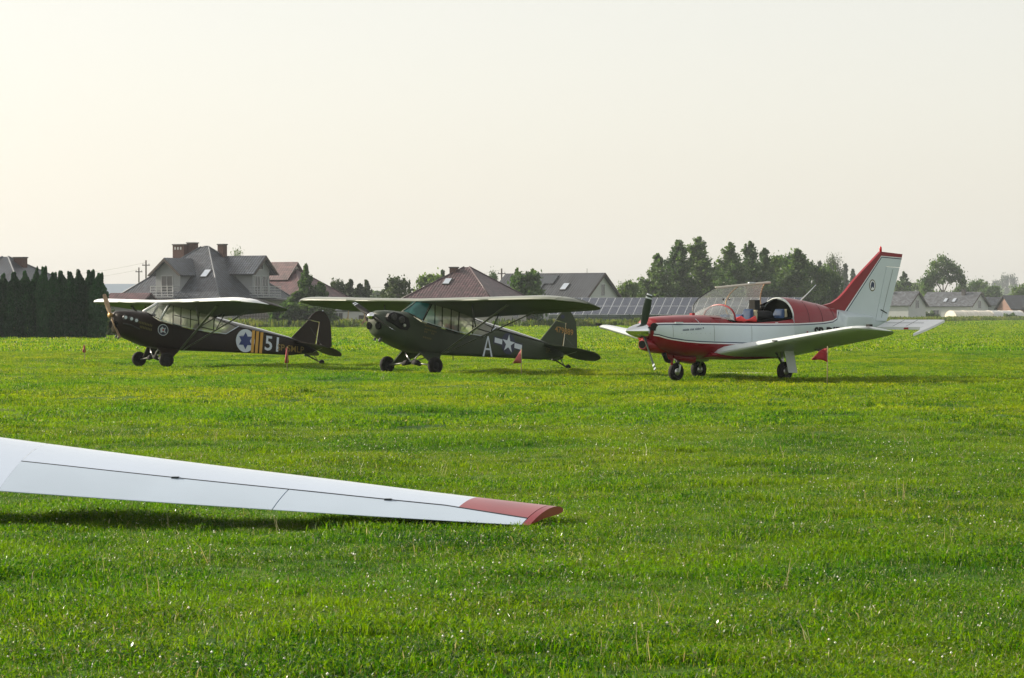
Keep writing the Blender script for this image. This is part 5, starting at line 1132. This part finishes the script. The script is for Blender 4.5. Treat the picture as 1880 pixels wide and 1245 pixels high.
def dormer(parent, axis, cx, plane, wd, z0, ze, za, back, wallw, balc):
    """axis 'y': gable faces -y at y=plane; axis 'x': gable faces +x at x=plane"""
    def Q(u, d, z): return (cx + u, plane + d, z) if axis == 'y' else (plane - d, cx + u, z)
    hw = wallw / 2; g = MB(); zk = ze + (za - ze) * (1 - wallw / wd)
    front = [Q(-hw, 0, z0), Q(hw, 0, z0), Q(hw, 0, zk), Q(0, 0, za - .12), Q(-hw, 0, zk)]; bk = [Q(-hw, 3.2, z0), Q(hw, 3.2, z0), Q(hw, 3.2, zk), Q(0, 3.2, za - .12), Q(-hw, 3.2, zk)]
    g.add(front + bk, [(0, 1, 2, 3, 4), (0, 5, 6, 1), (1, 6, 7, 2), (4, 9, 5, 0)], M['plaster_g']); wl_ = g.build('dormer_wall', parent)
    r_ = roof_obj('dormer_roof', [[Q(-wd / 2, -.7, ze), Q(-wd / 2, back * .62, ze), Q(0, back, za), Q(0, -.7, za)], [Q(wd / 2, -.7, ze), Q(wd / 2, back * .62, ze), Q(0, back, za), Q(0, -.7, za)]], M['slate'], parent)
    s = MB(); s.prism([Q(-wd / 2 + .02, -.70, ze - .05), Q(0, -.70, za - .05), Q(wd / 2 - .02, -.70, ze - .05), Q(wd / 2 - .30, -.70, ze - .10), Q(0, -.70, za - .38), Q(-wd / 2 + .30, -.70, ze - .10)], (0, -.06, 0) if axis == 'y' else (.06, 0, 0), M['soffit']); s.build('bargeboard', r_)
    return Q, wl_
Q1, d1 = dormer(Hs, 'y', -.5, -6.1, 4.5, 3.3, 5.55, 7.45, 4.6, 3.3, None)
window(d1, Q1(-.1, -.0, 3.45), (1, 0, 0), 1.6, 2.1, (0, -1, 0), name='balcony_door')
Q2, d2 = dormer(Hs, 'x', 1.3, 6.6, 4.9, 3.3, 5.7, 7.75, 5.2, 3.2, None)
window(d2, Q2(.7, 0, 3.45), (0, 1, 0), 1.2, 2.1, (1, 0, 0), name='balcony_door'); window(d2, Q2(-.75, 0, 3.45), (0, 1, 0), 1.1, 2.1, (1, 0, 0), name='balcony_door'); window(d2, Q2(.0, 0, 6.15), (0, 1, 0), .8, .8, (1, 0, 0))
for Q, w_ in ((Q1, 1.5), (Q2, 2.2)):
    b = MB()
    for z in (3.45, 3.75, 4.05, 4.35): b.path([Q(-w_, -.0, z), Q(-w_, -1.1, z), Q(w_, -1.1, z), Q(w_, 0, z)], .035, M['frame'], n=5)
    for u in (-w_, -w_ / 2, 0, w_ / 2, w_): b.tube(Q(u, -1.1, 3.2), Q(u, -1.1, 4.4), .035, M['frame'], n=5)
    b.build('balcony_rail', Hs); b = MB(); q0, q1 = Vector(Q(-w_ - .05, -1.15, 3.12)), Vector(Q(w_ + .05, .4, 3.26)); b.box(min(q0.x, q1.x), max(q0.x, q1.x), min(q0.y, q1.y), max(q0.y, q1.y), q0.z, q1.z, M['plaster_g']); b.build('balcony_floor', Hs)
sl = (A_ - E_) / 7; skylight(rf, (2.9, -7 + 3.2, E_ + 3.2 * sl + .02), (1, 0, 0), (0, 1, sl))
chimney(Hs, -3.1, -.3, 5.5, 8.95, 1.5, .8, pots=3); chimney(Hs, -2.1, .6, 6.0, 9.15, .9, .9); chimney(Hs, 1.5, 1.2, 6, 8.95, .75, .75)
window(Hs, (-3, -6.302, 1.0), (1, 0, 0), 1.5, 1.4, (0, -1, 0)); window(Hs, (2, -6.302, 1.0), (1, 0, 0), 1.5, 1.4, (0, -1, 0)); window(Hs, (6.302, -3, 1.0), (0, 1, 0), 1.5, 1.4, (1, 0, 0))
# small reddish lean-to roof left of it
Hl = thing('garden_shed', 'low outbuilding with purplish tiles left of the big house', 'shed', (at(228, 318), 318, 0), R(-20)); c = MB(); c.box(-2.2, 2.6, -2, 2, 0, 2.4, M['plaster_g']); c.build('wall', Hl)
roof_obj('roof', [[(-2.8, -2.6, 2.3), (3.2, -2.6, 2.3), (3.2, 0, 3.6), (-1.6, 0, 3.6)], [(-2.8, 2.6, 2.3), (3.2, 2.6, 2.3), (3.2, 0, 3.6), (-1.6, 0, 3.6)], [(-2.8, -2.6, 2.3), (-2.8, 2.6, 2.3), (-1.6, 0, 3.6)]], M['redtile'], Hl)
# long pale blue grey shed roof far behind
Hb = thing('long_barn', 'long barn with pale blue-grey roof behind the hedge end', 'barn', (at(222, 620), 620, 0), R(3)); c = MB(); c.box(-8, 9, -4, 4, 0, 4.6, M['plaster_g']); c.build('wall', Hb)
M['barnroof'] = mat('pale blue grey barn sheet', (.34, .40, .46), .5); roof_obj('roof', [[(-8.5, -5, 4.6), (9.5, -5, 4.6), (9.5, 0, 7.5), (-8.5, 0, 7.5)], [(-8.5, 5, 4.6), (9.5, 5, 4.6), (9.5, 0, 7.5), (-8.5, 0, 7.5)]], M['barnroof'], Hb)

def hip_house(name, label, px, D, rz, half, eave, apex, rm, wm='plaster', ridge=.3, dx=0):
    t = thing(name, label, 'house', (at(px, D), D, 0), R(rz)); h = half; c = MB(); c.box(-h + .6, h - .6, -h + .6, h - .6, 0, eave + .1, M[wm]); c.build('wall', t)
    P = [(-h, -h, eave), (h, -h, eave), (h, h, eave), (-h, h, eave)]; a0, a1 = (-ridge, 0, apex), (ridge, 0, apex)
    r_ = roof_obj('roof', [[P[0], P[1], a1, a0], [P[1], P[2], a1], [P[2], P[3], a0, a1], [P[3], P[0], a0]], rm, t)
    
    for p, a in ((P[0], a0), (P[1], a1), (P[2], a1)): c = MB(); c.tube(Vector(p) + Vector((0, 0, .04)), Vector(a) + Vector((0, 0, .04)), .07, M['maroon'] if rm is not M['slate'] else M['ridge_grey'], n=6); c.build('hip_ridge', r_, smooth=True)
    for q in (-h * .45, h * .35): window(t, (q, -h + .598, 1.0), (1, 0, 0), 1.4, 1.3, (0, -1, 0)); window(t, (h - .598, q, 1.0), (0, 1, 0), 1.4, 1.3, (1, 0, 0))
    return t, r_
t, r_ = hip_house('red_roof_house', 'house with dull red tiled roof right of the big grey house', 538, 348, -30, 5.1, 3.0, 6.6, M['redtile'])
roof_obj('gable_roof', [[(-3.2, -2.2, 5.3), (.7, -2.2, 5.3), (.7, 0, 7.4), (-3.2, 0, 7.4)], [(-3.2, 2.2, 5.3), (.7, 2.2, 5.3), (.7, 0, 7.4), (-3.2, 0, 7.4)]], M['redtile'], t)
c = MB(); c.prism([(.45, -1.8, 5.2), (.45, 1.8, 5.2), (.45, 0, 7.1)], (-.2, 0, 0), M['plaster']); c.build('gable_wall', t)
t, r_ = hip_house('maroon_roof_house', 'bungalow with maroon pyramid roof behind the olive plane wing', 857, 312, -24, 5.3, 2.75, 6.25, M['maroon'])
chimney(t, -1.2, -.6, 4.3, 6.15, .7, .7); skylight(r_, (-1.1, -5.3 + 2.9, 2.75 + 2.9 * 3.5 / 5.3 + .03), (1, 0, 0), (0, 1, 3.5 / 5.3), .8, 1.1)
t, r_ = hip_house('hip_roof_house', 'grey hip roofed house rising behind the hedge at the far left', 10, 300, -25, 6.6, 3.3, 7.1, M['slate']); chimney(t, 1.6, .3, 5.0, 6.95, 1.1, .8)

def gable_house(name, label, px, D, rz, L, W_, eave, ridge, rm, wm='plaster_w', over=.5, cat='house'):
    t = thing(name, label, cat, (at(px, D), D, 0), R(rz)); hx, hy = L / 2, W_ / 2; c = MB(); sl = (ridge - eave) / hy; wy = hy - over * .8; wx = hx - over; zw = eave + sl * (hy - wy) - .16
    c.loft([[(x, -wy, 0), (x, wy, 0), (x, wy, zw), (x, 0, ridge - .18), (x, -wy, zw)] for x in (-wx, wx)], M[wm]); c.build('wall', t)
    r_ = roof_obj('roof', [[(-hx, -hy, eave), (hx, -hy, eave), (hx, 0, ridge), (-hx, 0, ridge)], [(-hx, hy, eave), (hx, hy, eave), (hx, 0, ridge), (-hx, 0, ridge)]], rm, t)
    s = MB()
    for x in (hx, ):
        for k in (1, -1): s.prism([(x + .005, k * hy, eave - .02), (x + .005, 0, ridge - .02), (x + .005, 0, ridge - .30), (x + .005, k * (hy - .05), eave - .28)], (.05, 0, 0), M['soffit'])
    s.build('bargeboard', r_); return t, r_, wx, sl
t, r_, wx, sl = gable_house('grey_gable_house', 'gabled house with dark sheet roof and one white skylight behind the solar panels', 1019, 378, -30, 14.4, 10.2, 3.1, 6.5, M['metal_roof'])
window(t, (wx + .002, .25, 3.6), (0, 1, 0), .9, 1.5, (1, 0, 0)); skylight(r_, (2.9, -2.7, 3.1 + 2.4 * sl + .02), (1, 0, 0), (0, 1, sl), .9, 1.5)
rp = [(0, 0.3), (3.6, 0.3), (3.6, 1.7), (4.8, 1.7), (4.8, 3.3), (0, 3.2)]; c = MB(); c.prism([(-3.9 + u, -5.1 + 1.2 + v, 3.1 + (1.2 + v) * sl + .07) for u, v in rp], (0, -.06 * sl, .06), M['window']); c.build('roof_solar_field', r_)
c = MB(); c.tube((-3.2, .1, 6.4), (-3.2, .1, 7.1), .12, M['fascia']); c.build('flue', r_); c = MB(); c.tube((4.6, 0, 6.4), (4.6, 0, 7.05), .03, M['fascia']); c.build('aerial', r_)
for nm, lb, px, D, L, W_, ez, rg, sk, wins, chx in (('right_gable_house', 'grey roofed white house left of two, close to the rudder', 1643, 585, 10.5, 8.6, 2.9, 5.7, (-2.6,), 1, -1.6), ('twin_gable_house', 'grey roofed white house with two skylights behind the polytunnel', 1752, 606, 12.0, 9.4, 2.8, 5.75, (-.6, 1.3), 1, 2.5)):
    t, r_, wx, sl = gable_house(nm, lb, px, D, -33, L, W_, ez, rg, M['grey_roof'], 'plaster_w')
    for q in sk: skylight(r_, (q, -W_ / 2 + 1.9, ez + 1.9 * sl + .02), (1, 0, 0), (0, 1, sl), .8, 1.4)
    window(t, (wx + .002, 0, 2.4), (0, 1, 0), 1.5, 1.6, (1, 0, 0)); window(t, (-2, -W_ / 2 + .398, .9), (1, 0, 0), 1.4, 1.2, (0, -1, 0)); chimney(t, chx, -.9, 4.4, 6.1, .7, .6, 'fascia')
for o in list(bpy.data.objects):
    if o.name in ('right_gable_house', 'twin_gable_house'): o.name = 'white_gable_house'
t, r_, wx, sl = gable_house('orange_brick_house', 'dark roofed house with orange brick walls at the right picture edge', 1880, 645, 12, 9.8, 10, 2.3, 5.3, M['metal_roof'], 'orange_brick')
c = MB(); c.prism([(-2.3, -4.6, 2.1), (-.1, -4.6, 2.1), (-1.2, -4.6, 3.6)], (0, .5, 0), M['soffit']); c.build('porch_gable', t)
t, r_, wx, sl = gable_house('low_house', 'long low grey roof between the white gables and the orange brick house', 1828, 680, 5, 12, 6, 3.2, 5.1, M['grey_roof'], 'plaster_g')
t, r_, wx, sl = gable_house('garden_building', 'pale garden building with dark door behind the brown plane tail', 648, 322, 4, 6.2, 4.0, 1.75, 2.1, M['grey_roof'], 'plaster_w', over=.15, cat='shed')
window(t, (-1.6, -1.882, .05), (1, 0, 0), 1.1, 1.5, (0, -1, 0), name='door'); window(t, (1.0, -1.882, .5), (1, 0, 0), 1.0, .8, (0, -1, 0))

# solar panels on a ground frame
M['pv'] = mat('dark blue solar cells', (.030, .038, .062), .18, coat=.4, var=.1, scale=2)
M['alu'] = mat('aluminium frame', (.55, .57, .6), .4, metal=.6)
S = thing('solar_array', 'two-row ground mounted solar array behind the low-wing plane nose', 'solar panels', (at(1008, 354), 354, 0), R(-18))
tilt = R(30); NP = 29; PW, PL = 1.03, 2.02; pm = MB(); pm.box(0, PW - .03, 0, PL - .03, -.035, 0, M['alu']); pmesh = pm.mesh('panel_frame')
cm = MB(); cm.box(.035, PW - .065, .035, PL - .065, .002, .006, M['pv']); cmesh = cm.mesh('panel_cells')
for r_i in range(2):
    for k in range(NP):
        o = link('solar_panel', pmesh, S); o.location = (k * PW, r_i * PL * math.cos(tilt), 1.28 + r_i * PL * math.sin(tilt)); o.rotation_euler = (tilt, 0, 0); q = link('cells', cmesh, o)
c = MB()
for k in range(0, NP + 1, 3):
    for y_, z_ in ((.6, 1.45), (3.0, 2.8)): c = MB(); c.tube((k * PW, y_, 0), (k * PW, y_, z_), .05, M['alu'], n=6); c.build('support_post', S)
for y_, z_ in ((.6, 1.5), (3.0, 2.85)): c = MB(); c.tube((0, y_, z_), (NP * PW, y_, z_), .05, M['alu'], n=6); c.build('support_rail', S)

# fences
M['fencewood'] = mat('grey weathered fence wood', (.10, .085, .08), .85, var=.3, scale=2)
def picket(label, px0, px1, D, h, m, gap, w_, mesh=False):
    t = thing('garden_fence', label, 'fence', (at(px0, D), D, 0)); L = (px1 - px0) / 5500 * D; n_ = int(L / gap); sm = MB(); sm.box(-w_ / 2, w_ / 2, 0, .03, .08, h, m); me = sm.mesh('slat')
    c = MB(); k = 0
    while k * 2.4 <= L: c = MB(); c.box(k * 2.4 - .05, k * 2.4 + .05, .072, .16, 0, h + .05, m); c.build('post', t); k += 1
    for z_ in (.35, h - .35): c = MB(); c.box(0, L, .031, .07, z_, z_ + .08, m); c.build('rail', t)
    c = MB()
    for i in range(n_): c.box(i * gap - w_ / 2, i * gap + w_ / 2, 0, .03, .08, h, m)
    o = c.build('slats', t); o['kind'] = 'stuff'; return t
picket('dark wooden slat fence right of the brown plane wing tip', 440, 560, 308, 1.45, M['fencewood'], .16, .11)
M['fencegreen'] = mat('dark green mesh fence', (.03, .055, .045), .7); picket('dark green fence under the olive wing and solar panels', 925, 1340, 343, 1.25, M['fencegreen'], .13, .11)
picket('brown board fence in front of the pale garden building side', 700, 925, 330, 1.2, M['fencewood'], .16, .12)
c = MB(); c.box(-3.8, 3.8, -.08, .08, 0, 1.6, M['plaster_g']); 
for k in range(5): c.box(-3.5 + k * 1.7, -3.4 + k * 1.7, -.12, -.081, 0, 1.7, M['plaster_w'])
o = c.build('garden_wall'); o.location = (at(945, 336), 336, 0); tag(o, 'pale panelled garden wall with white posts under the olive wing', 'wall')
# swing set and slide
M['slide'] = mat('pink red plastic slide', (.50, .10, .16), .4); M['playwood'] = mat('yellowish play frame wood', (.34, .25, .13), .8)
t = thing('playground_set', 'wooden swing frame with pink slide behind the olive propeller', 'playground', (at(655, 300), 300, 0))
for xx in (-1.0, .9):
    for s in (1, -1): c = MB(); c.tube((xx, -.7 * s, 0), (xx + .2 * (1 if xx < 0 else -1), 0, 1.9), .05, M['playwood'], n=6); c.build('leg', t)
c = MB(); c.tube((-.9, 0, 1.9), (1.6, 0, 1.9), .05, M['playwood'], n=6); c.build('beam', t)
c = MB(); c.box(1.1, 2.0, -.4, .4, 1.1, 1.18, M['playwood']); c.box(1.05, 1.15, -.4, -.3, 0, 2.2, M['playwood']); c.box(1.95, 2.05, -.4, -.3, 0, 2.2, M['playwood']); c.build('platform', t)
c = MB(); c.prism([(1.2, -.25, 1.12), (.15, -.25, .10), (.0, -.25, .10), (.0, -.25, .02), (.25, -.25, .02), (1.2, -.25, .95)], (0, .5, 0), M['slide']); c.build('slide', t); c = MB(); c.box(1.25, 1.75, -.44, -.41, 1.3, 1.6, M['slide']); c.build('panel', t)
# orange box and white stones by the field edge
def small(name, label, cat, px, D, dims, m):
    c = MB(); w_, d, h = dims; c.loft([[(x * w_ / 2 * k, y * d / 2 * k, z) for x, y in ((-1, -1), (1, -1), (1, 1), (-1, 1))] for z, k in ((0, 1), (h * .93, 1), (h, .92))], m); c.box(-w_ / 2 - .02, w_ / 2 + .02, -d / 2 - .02, d / 2 + .02, h * .7, h * .78, m); o = c.build(name); o.location = (at(px, D), D, 0); tag(o, label, cat); return o
small('compost_box', 'small orange box at the foot of the pale garden wall', 'box', 975, 325, (.55, .5, .8), M['orange_brick'])
for i, (px, w_) in enumerate(((1145, .9), (1162, .6), (1128, .35))):
    D = 372; rng = np.random.RandomState(i); a = rng.normal(size=(40, 3)); a /= np.linalg.norm(a, axis=1)[:, None]; import bmesh
    bm = bmesh.new(); bmesh.ops.create_icosphere(bm, subdivisions=2, radius=1)
    for v in bm.verts: v.co *= 1 + .12 * math.sin(v.co.x * 5 + i) * math.cos(v.co.y * 4); v.co.x *= w_; v.co.y *= w_ * .6; v.co.z *= .38
    me = bpy.data.meshes.new('stone'); bm.to_mesh(me); bm.free(); me.materials.append(M['plaster_w']); o = link('pale_stone', me, smooth=True); o.location = (at(px, D - 26), D - 26, .25); tag(o, ['large pale stone at the field edge left of the spinner', 'pale stone nearest the polished spinner', 'small pale stone at the field edge right of the olive fin'][i], 'stone', None)
# polytunnels
M['poly'] = mat('milky polytunnel film', (.66, .62, .52), .35, var=.12, scale=1.2, stretch=(3, .3, 1)); M['poly2'] = mat('grey milky polytunnel film', (.58, .58, .56), .35, var=.15, scale=1.2, stretch=(3, .3, 1))
for px, D, L, lb, m in ((1745, 588, 9.0, 'cream polytunnel with its end facing left', 'poly'), (1815, 592, 7.5, 'greyish polytunnel right of the cream one', 'poly2')):
    t = thing('polytunnel', lb, 'greenhouse', (at(px, D), D, 0), R(28)); c = MB(); rr = []
    for j in range(10): rr.append([(j * L / 9, 2.1 * math.cos(math.pi * q / 14), 1.95 * math.sin(math.pi * q / 14) ** .8 + .01 * math.sin(j * 3)) for q in range(15)])
    c.loft(rr, M[m]); c.build('film', t, smooth=True, auto=50)
    for j in (0, 3, 6, 9): c = MB(); c.path([(j * L / 9, 2.12 * math.cos(math.pi * q / 14), 1.97 * math.sin(math.pi * q / 14) ** .8) for q in range(15)], .035, M['rail']); c.build('hoop', t)
# power poles and wires
M['pole'] = mat('dark wooden pole', (.07, .055, .045), .85); M['wire'] = mat('dark cable', (.25, .24, .22), .6)
for lb, px, py, D in (('taller utility pole left of the big house', 268, 478, 420), ('shorter utility pole left of the taller pole', 255, 491, 470), ('thin pole between the maroon and grey roofs', 921, 493, 400)):
    H = zt(py, D); t = thing('utility_pole', lb, 'pole', (at(px, D), D, 0)); c = MB(); c.tube((0, 0, 0), (0, 0, H), .15, M['pole'], r1=.10, n=8); c.build('post', t, smooth=True, auto=50)
    c = MB(); c.box(-.55, .55, -.06, .06, H - .75, H - .63, M['pole']); c.box(-.04 - .42, .04 - .42, -.05, .05, H - .63, H - .45, M['plaster_g']); c.box(.38, .46, -.05, .05, H - .63, H - .45, M['plaster_g']); c.build('crossarm', t)
for lb, p0, p1 in (('overhead wire running left from the taller pole', (at(268, 420), 420, zt(482, 420)), (at(-60, 520), 520, zt(497, 520))), ('overhead wire running left from the shorter pole', (at(255, 470), 470, zt(495, 470)), (at(-60, 560), 560, zt(509, 560))), ('faint wire left of the thin pole', (at(921, 400), 400, zt(495, 400)), (at(560, 470), 470, zt(520, 470)))):
    c = MB(); p0, p1 = Vector(p0), Vector(p1); c.path([p0.lerp(p1, k / 12) - Vector((0, 0, 1.4 * 4 * (k / 12) * (1 - k / 12))) for k in range(13)], .018, M['wire'], n=4); o = c.build('overhead_wire'); tag(o, lb, 'wire')

# a repeat in the photo may look the same: keep every name plain
print('objects', len(bpy.data.objects))
